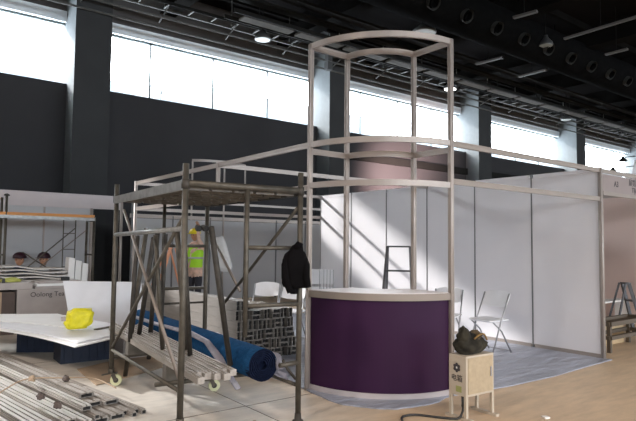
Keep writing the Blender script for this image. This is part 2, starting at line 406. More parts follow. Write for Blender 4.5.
# unseen fill lights added behind the camera to brighten the aisle
for k, (x, y) in enumerate([(-8, -2), (-5, -9), (2, -9), (-12, 5), (4, -14)]):
    pl = bpy.data.lights.new('aisle_fill_light', 'SPOT'); pl.energy = 700*SPOT_K; pl.color = (1, .86, .76); pl.shadow_soft_size = .4; pl.spot_size = math.radians(150); pl.spot_blend = .5
    po = bpy.data.objects.new('aisle_fill_light', pl); C.objects.link(po); po.location = (x, y, 7.2)
# strip fittings under the roof
SF = [((12.8, 5.2), (12.75, 3.0), .10), ((12.75, 8.4), (12.85, 7.4), .12), ((15.2, 8.3), (15.2, 7.2), .12), ((15.2, 5.1), (15.2, 4.4), .12), ((10.2, 5.25), (10.3, 4.6), .12)]
for a, b, wd in SF:
    o = MB().bar((a[0], a[1], 7.8), (b[0], b[1], 7.8), wd, .06).build('strip_light', MT['striplight'])
    MB().bar((a[0], (a[1]+b[1])/2, 7.83), (a[0], (a[1]+b[1])/2, ZC+.01), .012, .012).build('rod', MT['trayd'], o)
    setp(o, 'unlit strip light fitting hanging across the dark ceiling at right', 'strip light', group='strip fittings in the dark ceiling')
# small speaker under the tray
o = MB().box(8.2, 11.0, 7.35, 8.4, 11.2, 7.62).box(8.24, 11.04, 7.66, 8.42, 11.22, 7.92).build('wall_speaker', MT['lampshell'])
setp(o, 'small grey twin box hanging from the ceiling left of the arch tower', 'speaker')
MB().tube([(8.32, 11.12, 7.9), (8.32, 11.12, ZC-.02)], .012, 6).build('rod', MT['trayd'], o)

# pale building outside, seen through the panes
t = thing('outside_building', 'pale building seen washed out through the high windows', 'building', (20, 60, 0))
MB().box(-30, 60, 0, 22, 70, 19.6).box(22.2, 60, 0, 60, 70, 21.0).box(60.2, 60, 0, 140, 70, 19.0).build('facade', MT['facade'], t)
for k in range(12): MB().box(-28+k*10, 59.9, 18.3, -21+k*10, 59.99, 19.0).build('window_band', MT['facaded'], t)

# ============================================================ BOOTH
A4, L6 = 4.06, 6.0; ZT = 3.53; Z25 = 2.5; ZL = 2.08; bh = .057
def post(mb, x, y, z0, z1, r=.024):
    mb.tube([(x, y, z0), (x, y, z1)], r, 8)
    for k in range(4):
        a = k*PI/2+PI/4; mb.bar((x+math.cos(a)*r*1.02, y+math.sin(a)*r*1.02, z0), (x+math.cos(a)*r*1.02, y+math.sin(a)*r*1.02, z1), .008, .008, up=(0, 1, 0))
def beam(a, b, h=bh, wd=.03):
    """extruded booth beam: two lips and a recessed web"""
    m = MB(); a = Vector(a); b = Vector(b); z = Vector((0, 0, 1))
    m.bar(a-z*h*.12, b-z*h*.12, wd, h*.24); m.bar(a-z*h*.88, b-z*h*.88, wd, h*.24); m.bar(a-z*h*.5, b-z*h*.5, wd*.55, h*.7)
    return m
def abeam(cx, cy, r, a0, a1, ztop, h=bh, wd=.03):
    m = MB()
    m.arc(cx, cy, r-wd/2, r+wd/2, a0, a1, ztop-h, ztop); return m
# arch tower
t = thing('arch_tower', 'tall curved aluminium frame tower standing round the purple reception counter', 'frame', (0.5, 0.5, 0))
for (x, y) in ((0, 1), (1, 0), (.495, 1), (1, .495)):
    m = MB(); post(m, x, y, 0, ZT); m.build('post', MT['booth'], t)
for z in (ZT, Z25+.0, ZL):
    abeam(1, 1, 1.0, PI, 1.5*PI, z).build('curved_beam', MT['booth'], t)
for z in (ZT, Z25-.065):
    abeam(1, 1, .505, PI, 1.5*PI, z).build('curved_beam', MT['booth'], t)
for z in (ZT, Z25-.065):
    beam((0, 1, z), (.495, 1, z)).build('radial_beam', MT['booth'], t)
    beam((1, 0, z), (1, .495, z)).build('radial_beam', MT['booth'], t)
# reception counter
t = thing('reception_counter', 'curved reception counter with dark purple front and white top', 'counter', (0.5, 0.5, 0))
MB().arc(1, 1, .95, .985, PI+.02, 1.5*PI-.02, .06, .925, 40).build('front_panel', MT['purple'], t)
MB().arc(1, 1, .955, 1.0, PI+.02, 1.5*PI-.02, 0.0, .06, 40).build('plinth', MT['fascia'], t)
MB().arc(1, 1, .985, 1.012, PI+.02, 1.5*PI-.02, .925, .99, 40).build('edge_trim', MT['booth2'], t)
MB().arc(1, 1, .42, .985, PI+.02, 1.5*PI-.02, .955, .995, 40).build('counter_top', MT['ctop'], t)
MB().arc(1, 1, .53, .545, PI+.05, 1.5*PI-.05, .02, .95, 20).build('back_panel', MT['panel'], t)
MB().tube([(-.035, .985, .0), (-.035, .985, .99)], .012, 8).build('corner_strip', MT['booth'], t)
# straight frame of the booth
t = thing('booth_frame', 'white aluminium overhead frame of the big booth around the reception counter', 'frame', (0, 6, 0))
for z in (Z25, ZL-.02):
    beam((0, 1.03, z), (0, L6, z)).build('side_beam', MT['booth'], t)
    beam((0, L6, z), (A4, L6, z)).build('rear_beam', MT['booth'], t)
beam((1.03, 0, Z25), (A4, 0, Z25)).build('front_beam', MT['booth2'], t)
beam((1.03, 0, ZL+.04), (A4, 0, ZL+.04)).build('front_beam', MT['booth2'], t)
beam((0, 3, Z25), (A4, 3, Z25)).build('cross_beam', MT['booth'], t)
m = MB(); post(m, 0, L6, 0, Z25+.01); m.build('corner_post', MT['booth'], t)
m = MB(); post(m, 0, 3, ZL-.09, Z25+.01); m.build('short_post', MT['booth'], t)
# long white partition
t = thing('partition_wall', 'long white panel wall closing the right side of the big booth', 'partition', (A4, 3, 0))
for k in range(6):
    y0 = k*1.0+.01; y1 = (k+1)*1.0-.01
    MB().box(A4-.004, y0, .05, A4+.004, y1, Z25-.05).build('panel', MT['panel'], t)
for k in range(7):
    m = MB()
    if k == 0: post(m, A4, 0, 0, Z25+.01, .026)
    else: m.box(A4-.010, k*1.0-.010, 0, A4+.010, k*1.0+.010, Z25+.005)
    m.build('post', MT['booth'] if k in (0,) else MT['boothd'], t)
for k in range(6):
    beam((A4, k+.03, .06), (A4, k+.97, .06), h=.05).build('bottom_rail', MT['booth'], t)
    beam((A4, k+.03, Z25), (A4, k+.97, Z25), h=.05).build('top_rail', MT['panel'], t)
# carpet under film
m = MB()
poly = [(A4+.02, -.10), (A4+.02, 6.05), (-.03, 6.05), (-.03, 1.0)]
for i in range(1, 13):
    a = PI+(PI/2)*i/12; rr = 1.02+.27*math.sin(2*(a-PI))**1.5+.015*math.sin(i*2.1); poly.append((1+rr*math.cos(a), 1+rr*math.sin(a)))
poly += [(1.1, -.05), (1.8, -.13), (2.6, -.16), (3.4, -.12)]
m.prism(poly, 0.002, .012)
setp(m.build('carpet', MT['carpet']), 'blue grey booth carpet covered with creased protective film', 'carpet')

# ============================================================ NEIGHBOUR BOOTH (right)
t = thing('exhibition_booth', 'neighbouring booth at the right edge with a lettered fascia', 'booth', (A4+.05, 0, 0))
x0, x1 = A4+.06, 8.1
beam((x0, 0, Z25), (x1, 0, Z25)).build('fascia_rail', MT['booth2'], t)
beam((x0, 0, 2.20), (x1, 0, 2.20), h=.05).build('fascia_rail', MT['booth2'], t)
fb = MB().box(x0, -.006, 2.195, x1, .006, 2.435).build('fascia_board', MT['fascia2'], t)
m = MB(); MX = lambda x, z: frame_mtx((x, -.008, z), (1, 0, 0), (0, 0, 1))
text_into(m, 'A3', .11, MX(4.50, 2.315), .0015)
text_into(m, '展览服务有限公司', .105, MX(5.30, 2.365), .0015); text_into(m, 'TIJA INL. CO.', .10, MX(5.26, 2.265), .0015)
m.build('lettering', MT['ink'], fb)
for k in range(4):
    MB().box(x1-.004, k+.03, .05, x1+.004, k+.97, Z25-.05).build('panel', MT['panelpink'], t)
    MB().box(x0+k*1.01+.03, 3.99, .05, x0+(k+1)*1.01-.03, 4.0, Z25-.05).build('panel', MT['panelpink'], t)
for k in range(5):
    m = MB(); post(m, x1, k*1.0, 0, Z25, .02); m.build('post', MT['booth'], t)
    if k < 4:
        m = MB(); post(m, x0+k*1.01+.02, 4.0, 0, Z25, .02); m.build('post', MT['booth'], t)
beam((x1, 0, Z25), (x1, 4, Z25)).build('top_rail', MT['booth'], t); beam((x0, 4, Z25), (x1, 4, Z25)).build('top_rail', MT['booth'], t)
# bench/table frames in it
t = thing('low_table', 'dark framed low table with plywood panels in the right booth', 'table', (5.1, .35, 0))
z = .395
for (a, b) in (((4.55, .14), (5.75, .14)), ((4.55, .44), (5.75, .44)), ((4.55, .14), (4.55, .44)), ((5.75, .14), (5.75, .44))):
    MB().bar((a[0], a[1], z), (b[0], b[1], z), .05, .06).build('rail', MT['darkwood'], t)
    MB().bar((a[0], a[1], z-.19), (b[0], b[1], z-.19), .05, .05).build('rail', MT['darkwood'], t)
for p in ((4.57, .16), (5.73, .16), (4.57, .42), (5.73, .42)): MB().bar((p[0], p[1], 0), (p[0], p[1], z), .05, .05).build('leg', MT['darkwood'], t)
MB().box(4.60, .47, .0, 5.70, .485, .33).build('plywood_panel', MT['board'], t)
MB().box(4.58, .17, .36, 5.72, .41, .38).build('table_top', MT['darkwood'], t)

# ============================================================ REAR ROW OF BOOTHS
YR = 9.4
t = thing('shell_booth', 'rear booth at left with a pale fascia board over grey panels', 'booth', (-1.5, YR, 0))
MB().box(-4.4, YR-.01, 2.19, .88, YR+.01, 2.50).build('fascia_board', MT['fascia'], t)
for k in range(5):
    xx = -4.6+k*.97
    if xx+.97 < .45: MB().box(xx+.02, YR+.02, .03, xx+.95, YR+.03, 2.2).build('panel', MT['panelg'], t)
    m = MB(); post(m, xx, YR+.02, 0, 2.2, .016); m.build('post', MT['booth'], t)
m = MB(); post(m, .24, YR, 0, 2.2, .03); m.build('post', MT['booth'], t)
m = MB(); post(m, .9, YR, 0, 2.5, .03); m.build('post', MT['booth'], t)
MB().box(.24, YR+.02, .03, .26, YR+1.2, 2.2).build('side_panel', MT['panelg'], t)
t = thing('shell_booth', 'rear booth behind the scaffold with open top beams over grey panels', 'booth', (3.5, YR, 0))
beam((1.1, YR, 2.5), (7.2, YR, 2.5)).build('top_rail', MT['booth'], t)
beam((1.1, YR-.0, 2.12), (7.2, YR-.0, 2.12), h=.09).build('top_rail', MT['booth'], t)
for k in range(6):
    xx = 1.15+k*1.0
    MB().box(xx+.02, YR-.005, .03, xx+.98, YR+.005, 2.02).build('panel', MT['panelg'], t)
for k in range(7):
    m = MB(); post(m, 1.15+k*1.0, YR, 0, 2.5 if k in (0, 3, 6) else 2.1, .017); m.build('post', MT['boothd'], t)
# arch header of the rear booth
t = thing('arch_header', 'small thin curved frame header rising above the rear booth', 'frame', (3.4, YR, 2.1))
m = MB().arc(3.4, YR+1.0, 1.22, 1.25, 1.5*PI-.67, 1.5*PI+.67, 3.49, 3.55); m.build('curved_beam', MT['booth'], t)
for q in (-.66, 0, .66):
    x = 3.4+1.235*math.sin(q); y = YR+1.0-1.235*math.cos(q)
    m = MB(); post(m, x, y, 0, 3.5, .018); m.build('post', MT['booth'], t)
# spotlight on the rear booth that washes the hall wall
def gooseneck(loc, label):
    x, y, z = loc
    t = thing('arm_spotlight', label, 'spotlight', loc)
    MB().tube([(x, y, z+.12), (x+.1, y-.6, z+.14), (x+.3, y-.9, z+.14)], .014, 6).build('arm', MT['trayd'], t)
    MB().lathe((x, y, z), [(.13, 0), (.12, .04), (.06, .10), (.03, .15)], 14).build('lamp_head', MT['trayd'], t)
# white curved tower of another booth at the right edge
t = thing('curved_tower', 'pale rounded booth tower top rising behind the right booth', 'tower', (16.0, 3.85, 0))
MB().tube([(16.0, 3.85, 0), (16.0, 3.85, 3.95), (16.0, 3.85, 4.22), (16.0, 3.85, 4.38), (16.0, 3.85, 4.46)], [.78, .78, .72, .58, .35], 32).build('tower_body', MT['panel'], t)
for z in (1.2, 2.4, 3.6):
    MB().tube([(16.0, 3.85, z), (16.0, 3.85, z+.03)], .79, 28).build('band', MT['boothd'], t)
gooseneck((15.5, 5.08, 3.93), 'small black arm spotlight on the pale rounded tower, lower of two')
gooseneck((15.5, 4.75, 4.25), 'small black arm spotlight on the pale rounded tower, upper of two')
sl = bpy.data.lights.new('wall_wash', 'SPOT'); sl.energy = 11000*SPOT_K; sl.color = (1, .70, .66); sl.spot_size = math.radians(40); sl.spot_blend = 1; sl.shadow_soft_size = .7
so = bpy.data.objects.new('wall_wash', sl); C.objects.link(so); so.location = (9.5, 8.2, 2.6)
so.rotation_euler = (V(13.4, YL, 4.5)-V(9.5, 8.2, 2.6)).to_track_quat('-Z', 'Y').to_euler()

# ============================================================ SCAFFOLD TOWER
FL, FR, BL, BR = V(-1.66, .34, 0), V(-.68, .22, 0), V(-1.54, 2.27, 0), V(-.57, 2.15, 0)
sc = thing('scaffold_tower', 'rusty tube scaffold tower on castors left of the purple counter', 'scaffold', (-1.1, 1.25, 0))
def up(p, z): return V(p.x, p.y, z)
for P, z0 in ((FL, .14), (FR, .02), (BL, .12), (BR, .0)):
    MB().tube([up(P, z0), up(P, 2.05)], .024, 10).build('post', MT['steel'], sc)
    MB().tube([up(P, 1.86), up(P, 1.93)], .032, 10).build('coupler', MT['steeld'], sc)
for z in (1.90, ):
    MB().tube([up(FL, z), up(FR, z)], .027, 10).build('top_bar', MT['steel'], sc)
    MB().tube([up(BL, z), up(BR, z)], .024, 10).build('top_bar', MT['steel'], sc)
# ladder part of the front end frame
MF = FL.lerp(FR, .51); MF2 = BL.lerp(BR, .51)
for (m_, e_) in ((MF, FR), (MF2, BR)):
    MB().tube([up(m_, .72), up(m_, 1.9)], .020, 8).build('inner_post', MT['steel'], sc)
    for z in (1.42, .96): MB().tube([up(m_, z), up(e_, z)], .017, 8).build('rung', MT['steel'], sc)
    MB().tube([up(m_, .80), up(e_, .80)], .012, 6).build('rung', MT['steeld'], sc) if m_ is MF2 else None
for q in (.30, 1.0):
    a = FL.lerp(BL, q); b = FR.lerp(BR, q)
    MB().tube([up(a, .29), up(b, .29)], .020, 8).build('cross_bar', MT['steel'], sc)
MB().tube([up(FR, .29), up(BR, .29)], .016, 8).build('guard_rail', MT['steel'], sc)
MB().tube([up(FR, .48), up(FR, .48)+V(-.20, -.02, 0)], .02, 8).build('hook_bar', MT['steel'], sc)
MB().tube([up(FR, .48)+V(-.17, -.02, .04), up(FR, .44)+V(-.12, -.02, 0), up(FR, .35)+V(-.03, 0, 0)], .012, 6).build('hook', MT['steeld'], sc)
# side horizontals
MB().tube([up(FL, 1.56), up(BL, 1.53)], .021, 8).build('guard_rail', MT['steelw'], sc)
MB().tube([up(FL, .36), up(BL, .36)], .016, 8).build('guard_rail', MT['steel'], sc)
# braces
for a, b, mm in ((up(BL, 1.78)+V(.0, -.12, 0), up(FL, .44)+V(0, .1, 0), 'brace'), (up(FL, 1.67), up(BL, .40), 'steel'),
                 (up(BR, 1.62), up(FR, .46)+V(0, .0, 0), 'brace'), (up(FR, 1.72), up(BR, .5), 'steel')):
    pass
MB().tube([V(-1.56, 1.98, 1.77), V(-1.65, .40, .45)], .015, 8).build('brace', MT['brace'], sc)
MB().tube([V(-1.65, .36, 1.67), V(-1.54, 2.24, .40)], .015, 8).build('brace', MT['steel'], sc)
MB().tube([V(-.57, 2.13, 1.62), V(-.62, 1.30, .98)], .014, 8).build('brace', MT['brace'], sc)
MB().tube([V(-.69, .24, 1.76), V(-.60, 1.65, .84)], .015, 8).build('brace', MT['steel'], sc)
# platform
pf = MB()
for k in range(5):
    a = FL.lerp(FR, .04+k*.19); b = BL.lerp(BR, .04+k*.19); c2 = FL.lerp(FR, .04+k*.19+.165); d2 = BL.lerp(BR, .04+k*.19+.165)
    pf = MB().hexa([up(a, 1.875), up(c2, 1.875), up(d2, 1.875), up(b, 1.875), up(a, 1.90), up(c2, 1.90), up(d2, 1.90), up(b, 1.90)])
    for q in range(9):
        s0 = a.lerp(b, q/9+.03); e0 = c2.lerp(d2, q/9+.03); pf.bar(up(s0, 1.865), up(e0, 1.865), .03, .02)
    pf.build('platform_plank', MT['plank'], sc)
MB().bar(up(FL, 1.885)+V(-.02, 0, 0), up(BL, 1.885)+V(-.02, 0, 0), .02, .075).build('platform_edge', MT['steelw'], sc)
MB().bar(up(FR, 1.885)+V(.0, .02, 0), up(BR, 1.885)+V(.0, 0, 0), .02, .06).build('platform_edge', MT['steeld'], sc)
# castors
def castor(px, py, yaw, z=.14, lock=True):
    R_ = Matrix.Translation(V(px, py, 0)) @ Matrix.Rotation(yaw, 4, 'Z')
    m = MB().tube([(0, 0, .13), (0, 0, .17)], .03, 10).bar((.02, -.025, .12), (.05, -.025, .055), .006, .04).bar((.02, .025, .12), (.05, .025, .055), .006, .04)
    m.bar((0, 0, .128), (.06, 0, .128), .056, .01).bar((-.09, 0, .11), (.0, 0, .125), .03, .012)
    m.xf(R_); f = m.build('castor_fork', MT['steel'], sc)
    w_ = MB().tube([(.05, -.017, .058), (.05, -.016, .058), (.05, .016, .058), (.05, .017, .058)], [.050, .057, .057, .050], 20).xf(R_).build('wheel', MT['wheel'], f)
    h_ = MB().tube([(.05, -.022, .058), (.05, .022, .058)], .026, 12).xf(R_).build('wheel_hub', MT['steeld'], f)
castor(FL.x, FL.y, 2.2); castor(BL.x, BL.y, -.5)
castor(-.835, 1.50, -.4)
MB().tube([(-.835, 1.50, .16), (-.835, 1.50, .29)], .02, 8).tube([(-.835, 1.50, .29), (-.65, 1.50, .29)], .016, 8).build('castor_stem', MT['steel'], sc)
MB().lathe(up(FR, 0), [(.045, 0), (.045, .012), (.03, .02), (.026, .07)], 12).build('foot', MT['steeld'], sc)

# tubes leaning inside the scaffold
lean = [((-1.30, 2.55, .0), (-1.28, 2.1, 1.60)), ((-1.42, 2.10, .45), (-1.39, 2.05, 1.52)), ((-1.24, 2.35, .42), (-1.30, 1.85, 1.50)), ((-1.38, 1.35, .45), (-1.50, 1.30, 1.52)),
        ((-1.10, 2.4, .2), (-1.16, 2.1, 1.56)), ((-1.02, 2.3, .3), (-1.12, 1.98, 1.54)), ((-1.22, 1.2, .45), (-1.42, 1.02, 1.55)), ((-1.30, .95, .45), (-1.44, .84, 1.55)), ((-1.05, .7, .42), (-1.40, .42, 1.58))]
ll = ['leftmost of the dark steel tubes leaning inside the scaffold']
for i, (a, b) in enumerate(lean):
    o = MB().tube([a, b], .021 if i % 2 else .024, 10).build('scaffold_tube', MT['steeld'] if i % 3 else MT['steel'])
    setp(o, 'dark steel tube standing upright inside the scaffold behind the near left post', 'tube', group='loose steel tubes standing in the scaffold')
# two short tubes with open ends at the front post
for i, (x, y) in enumerate(((-1.575, .27), (-1.525, .255))):
    m = MB(); m.tube([(x, y, 1.562), (x+.42, y+.9, 1.60)], .024, 14, cap=False); m.tube([(x, y+.004, 1.562), (x+.001, y+.03, 1.561)], [.021, .0215], 14, cap=True)
    o = m.build('scaffold_tube', MT['steeld'])
    setp(o, ['left one of two paired tubes showing open black ends on the scaffold front', 'right one of two paired tubes showing open black ends on the scaffold front'][i], 'tube')
    MB().tube([(x, y-.001, 1.562), (x, y+.001, 1.562)], .022, 14).build('bore_shade', MT['hollow'], o)
# long aluminium rails lying on the low bars
for k in range(7):
    lx = k*.053
    a = V(-1.585+lx, .16+.05*((k*3) % 4), .462); b = V(-1.30+lx, 3.05+.1*(k % 3), .462)
    m = MB().bar(a, b, .052, .045).bar(a+V(0, 0, .026), b+V(0, 0, .026), .02, .008)
    setp(m.build('aluminium_rail', MT['alud']), 'long dusty aluminium rail lying on the low bars of the scaffold', 'rail', group='rails lying through the scaffold')

for i, y in enumerate((.93, 2.18)):
    setp(MB().box(-1.54 if i == 0 else -1.42, y-.04, .312, -1.20 if i == 0 else -1.06, y+.04, .437).build('timber_block', MT['plank']), 'timber block carrying the aluminium rails on the scaffold bars', 'block', group='timber blocks under the rails')
# blue carpet roll
ra, rb = V(-.885, .44, .444), V(-.70, 3.75, .444)
t = thing('carpet_roll', 'thick blue carpet roll lying lengthways through the scaffold', 'carpet roll', (ra.x, ra.y, .31))
R0 = .133
d = (rb-ra).normalized()
m = MB().tube([ra+d*i*(rb-ra).length/10 for i in range(11)], [R0, R0*1.01, R0*1.0, R0*.99, R0*1.0, R0*1.01, R0, R0*.99, R0, R0, R0*.98], 36, cap=False)
m.build('carpet_body', MT['blue'], t)
sd = d.cross(V(0, 0, 1)).normalized(); u_ = sd.cross(d)
m = MB(); N_ = 160
prev = None
for i in range(N_+1):
    a = i/N_*2*PI*6; r = .03+(R0-.032)*i/N_
    q = ra+(sd*math.cos(a)+u_*math.sin(a))*r; q2 = ra+(sd*math.cos(a)+u_*math.sin(a))*(r+.010)
    cur = [m.bm.verts.new(q), m.bm.verts.new(q2), m.bm.verts.new(q2+d*.08), m.bm.verts.new(q+d*.08)]
    if prev:
        for k in range(4): m._f([prev[k], prev[(k+1) % 4], cur[(k+1) % 4], cur[k]])
    prev = cur
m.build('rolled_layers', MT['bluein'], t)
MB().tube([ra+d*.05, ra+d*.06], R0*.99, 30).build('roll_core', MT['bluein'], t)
def strip(name, pts, wd, m_, parent=None, up_=(0, 0, 1), seed=3, th=.004):
    r = random.Random(seed); m = MB(); prev = None
    for i, p in enumerate(pts):
        p = Vector(p); dd = (Vector(pts[min(i+1, len(pts)-1)])-Vector(pts[max(0, i-1)])).normalized()
        s_ = dd.cross(Vector(up_)).normalized(); w_ = wd*(.8+.4*r.random()); n_ = s_.cross(dd)
        row = [m.bm.verts.new(p+s_*w_*(k/4-.5)+n_*r.uniform(-.012, .012)) for k in range(5)]
        if prev:
            for k in range(4): m._f([prev[k], prev[k+1], row[k+1], row[k]])
        prev = row
    o = m.build(name, m_, parent, smooth=True)
    so_ = o.modifiers.new('thick', 'SOLIDIFY'); so_.thickness = th
    return o
# clear wrap trailing off the roll
strip('wrap_film', [V(-1.00, 3.2, .56), V(-1.02, 2.6, .57), V(-1.03, 2.0, .58), V(-1.03, 1.6, .585), V(-1.04, 1.17, .56), V(-1.05, .9, .44), V(-1.06, .75, .36), V(-1.07, .53, .265)], .055, MT['film'], t, up_=(-.3, 0, 1), seed=5, th=.012)
strip('wrap_film', [ra+d*.3+V(.09, 0, -.04), ra+d*.1+V(.12, 0, -.05), ra+V(.16, -.02, -.09), ra+V(.22, -.04, -.12)], .08, MT['film'], t, up_=(.2, -.5, 1), seed=8, th=.01)
strip('wrap_film', [ra+d*.2+V(.10, 0, .07), ra+V(.14, .0, .06), ra+V(.155, -.02, -.0), ra+V(.155, -.02, -.05)], .06, MT['film'], t, up_=(0, -1, 0), seed=9, th=.01)
strip('wrap_film', [V(-.80, 1.0, .55), V(-.78, 1.6, .557), V(-.76, 2.2, .557), V(-.74, 2.9, .555)], .05, MT['film'], t, seed=10, th=.006)

# jacket hanging on the right front post
jc = V(-.745, .19, 0)
m = MB(); prof = [(1.455, .025, .025, .02), (1.44, .045, .04, .015), (1.40, .06, .05, .005), (1.37, .085, .055, 0), (1.32, .098, .06, -.004), (1.25, .100, .062, -.006), (1.18, .103, .062, 0), (1.13, .112, .065, .008), (1.105, .112, .06, .016), (1.095, .09, .05, .016)]
prev = None; ux = V(.82, -.5, 0).normalized(); uy = V(.5, .82, 0).normalized(); rr = random.Random(4)
for z, a, b, o_ in prof:
    row = []
    for k in range(20):
        th = 2*PI*k/20; f = 1+.10*math.sin(th*5+z*9)*(1 if z < 1.4 else .3)+rr.uniform(-.02, .02)
        row.append(m.bm.verts.new(up(jc, z)+ux*(a*math.cos(th)*f+o_)+uy*b*math.sin(th)*f))
    if prev:
        for k in range(20): m._f([prev[k], prev[(k+1) % 20], row[(k+1) % 20], row[k]])
    else: m._f(row)
    prev = row
m._f(prev[::-1])
t = thing('jacket', 'black jacket hung on the right front scaffold post', 'jacket', (jc.x, jc.y, 1.0))
m.build('jacket_body', MT['jacket'], t, smooth=True)
for sgn, ln in ((-1, 1.06), (1, 1.10)):
    MB().tube([up(jc, 1.37)+ux*.05*sgn, up(jc, 1.28)+ux*.085*sgn-uy*.02, up(jc, 1.18)+ux*.085*sgn-uy*.04, up(jc, ln)+ux*(.04 if sgn < 0 else .10)*sgn-uy*.04], [.032, .034, .033, .028], 10).build('sleeve', MT['jacket'], t)
MB().tube([up(jc, 1.42)-uy*.03+ux*-.01, up(jc, 1.445)-uy*.04+ux*.02, up(jc, 1.435)-uy*.035+ux*.05], [.022, .036, .022], 10).build('hood', MT['jacket'], t)
MB().tube([up(jc, 1.10)+ux*(-.01), up(jc, 1.045)+ux*(-.01)], [.045, .032], 10).build('pocket_lining', MT['jacket'], t)

# hanging translucent bag on the far right scaffold post
o = strip('plastic_sheet', [V(-.50, 2.05, 1.52), V(-.49, 2.03, 1.42), V(-.46, 2.0, 1.30), V(-.44, 1.99, 1.20), V(-.44, 2.0, 1.14)], .17, MT['film2'], None, up_=(-.6, -.8, 0), seed=21)
setp(o, 'translucent plastic sheet hanging from the far right scaffold post', 'plastic sheet')

# ============================================================ STACK OF ALUMINIUM BEAMS
PW, PH = .060, .125
def beam_mesh(w_, h_, ln, th=.0045, web=True):
    m = MB()
    m.box(-w_/2, 0, 0, -w_/2+th, ln, h_).box(w_/2-th, 0, 0, w_/2, ln, h_).box(-w_/2+th, 0, 0, w_/2-th, ln, th).box(-w_/2+th, 0, h_-th, w_/2-th, ln, h_)
    m.box(-w_/2+th, .002, h_*.46, -w_/2+w_*.20, ln, h_*.54).box(w_/2-w_*.20, .002, h_*.46, w_/2-th, ln, h_*.54)
    m.mi = 1; m.box(-w_/2+th, .03, th, w_/2-th, .034, h_-th); return m
LNG = 3.6
vproto = beam_mesh(PW-.004, PH-.004, LNG).build('aluminium_beam', [MT['alue'], MT['hollow']], keep=True)
hproto = beam_mesh(PW-.004, PH-.004, LNG); hproto.xf(Matrix.Rotation(PI/2, 4, 'Y') @ Matrix.Translation((0, 0, -PH/2+.002)))
hproto = hproto.build('aluminium_beam', [MT['alue'], MT['hollow']], keep=True)
rows = ['VVHVVVHVVH', 'VVHHVVHVVV', 'HVVVHVVVHV', 'VVVVVVVHVVV', 'VHVVVHVVV']
used = set(); rs = random.Random(11)
def place(kind, x, y, z):
    p = vproto if kind == 'V' else hproto
    o = p if kind not in used else dup(p); used.add(kind)
    o.location = (x, y, z); setp(o, 'long aluminium beam in the tall stack behind the blue carpet roll, end facing the aisle', 'beam', group='stacked aluminium beams behind the carpet roll')
for ri, r_ in enumerate(rows):
    x = .15+[.0, .01, -.01, .0, .02][ri]; z = ri*PH+.002
    for ch in r_:
        yj = 2.5+rs.uniform(-.03, .03)
        if ch == 'V': place('V', x+PW/2, yj, z); x += PW+.002
        else:
            place('H', x+PH/2, yj, z+PW/2); place('H', x+PH/2, yj+rs.uniform(-.02, .02), z+PW*1.5+.002); x += PH+.002
        if x > .86: break
for k in range(6):
    place('V', .055, 2.5+rs.uniform(-.03, .03), k*PH+.002); place('V', .118, 2.5+rs.uniform(-.03, .03), k*PH+.002)
# round black tube end and bits on top of the stack
o = MB().tube([(.20, 2.52, .665), (.22, 4.6, .665)], .035, 14).build('cardboard_tube', MT['steeld']); setp(o, 'dark round tube lying on top of the aluminium beam stack', 'tube')
MB().tube([(.20, 2.517, .665), (.20, 2.519, .665)], .028, 14).build('bore_shade', MT['hollow'], o)
for i in range(4):
    o = MB().bar((.30+i*.12, 2.6+.05*i, .648), (.5+i*.08, 3.4-.1*i, .650), .045, .03).build('wood_batten', MT['plank']); setp(o, 'short pale batten lying on the aluminium beam stack', 'batten', group='battens on the beam stack')
    o.location.z = .63 + .0

# ============================================================ FOREGROUND PILE OF PROFILES
def rail_mesh(w_, h_, ln, ribs=3):
    m = MB(); m.mi = 2; m.box(-w_/2, 0, 0, w_/2, ln, h_*.68); m.mi = 0
    for k in range(ribs):
        x = -w_/2+w_*(k+.5)/ribs; m.box(x-w_/ribs*.34, 0, h_*.68, x+w_/ribs*.34, ln, h_)
    for z in (.15, .5): m.box(-w_/2-.003, .002, h_*z, w_/2+.003, ln-.002, h_*(z+.18))
    m.mi = 1; m.box(-w_*.36, -.001, h_*.15, w_*.36, .0, h_*.7)
    return m
prs = {}
for nm, (w_, h_, ln, rb_, mt_) in dict(a=(.12, .043, 3.9, 3, 'alu'), b=(.08, .044, 3.8, 2, 'alu'), c=(.13, .044, 3.7, 2, 'alud'), d=(.04, .044, 3.0, 1, 'alud')).items():
    prs[nm] = rail_mesh(w_, h_, ln, rb_).build('aluminium_profile', [MT[mt_], MT['hollow'], MT['groove']], keep=True)
ang = math.atan2(.16, .99)
rs = random.Random(5); usedp = set()
def prof_place(nm, x, y, z, a=None, label=None):
    p = prs[nm]; o = p if nm not in usedp else dup(p); usedp.add(nm)
    o.location = (x, y, z); o.rotation_euler = (0, 0, a if a is not None else ang+rs.uniform(-.004, .004))
    setp(o, label or 'long silver aluminium profile in the floor pile at lower left', 'profile', group='aluminium profiles piled on the floor')
# bottom layer
def lay(seq, x, z, y0, yv, gap=.006):
    for i, nm in enumerate(seq):
        w_ = {'a': .12, 'b': .08, 'c': .13, 'd': .04}[nm]
        x -= w_/2; prof_place(nm, x, y0+yv[i % len(yv)], z); x -= w_/2+gap
lay('dddd', -1.60, .0, 1.15, [.0, .05, -.03, .06])
lay('cccababbabab', -1.78, .0, .40, [.75, .72, .78, .2, .12, .16, .0, .1, -.05, .1, -.1])
lay('ccd', -1.735, .047, 1.38, [.06, .08, -.3])
lay('abababaab', -2.10, .047, .42, [.45, .35, .3, .1, .0, -.06, .15, -.1, .05])
lay('cb', -1.90, .094, 1.1, [.5, .1])
lay('bababab', -2.14, .094, .55, [.25, .35, .1, .0, -.15, .12, -.2])
lay('aba', -2.40, .141, .5, [.1, .35, .05])
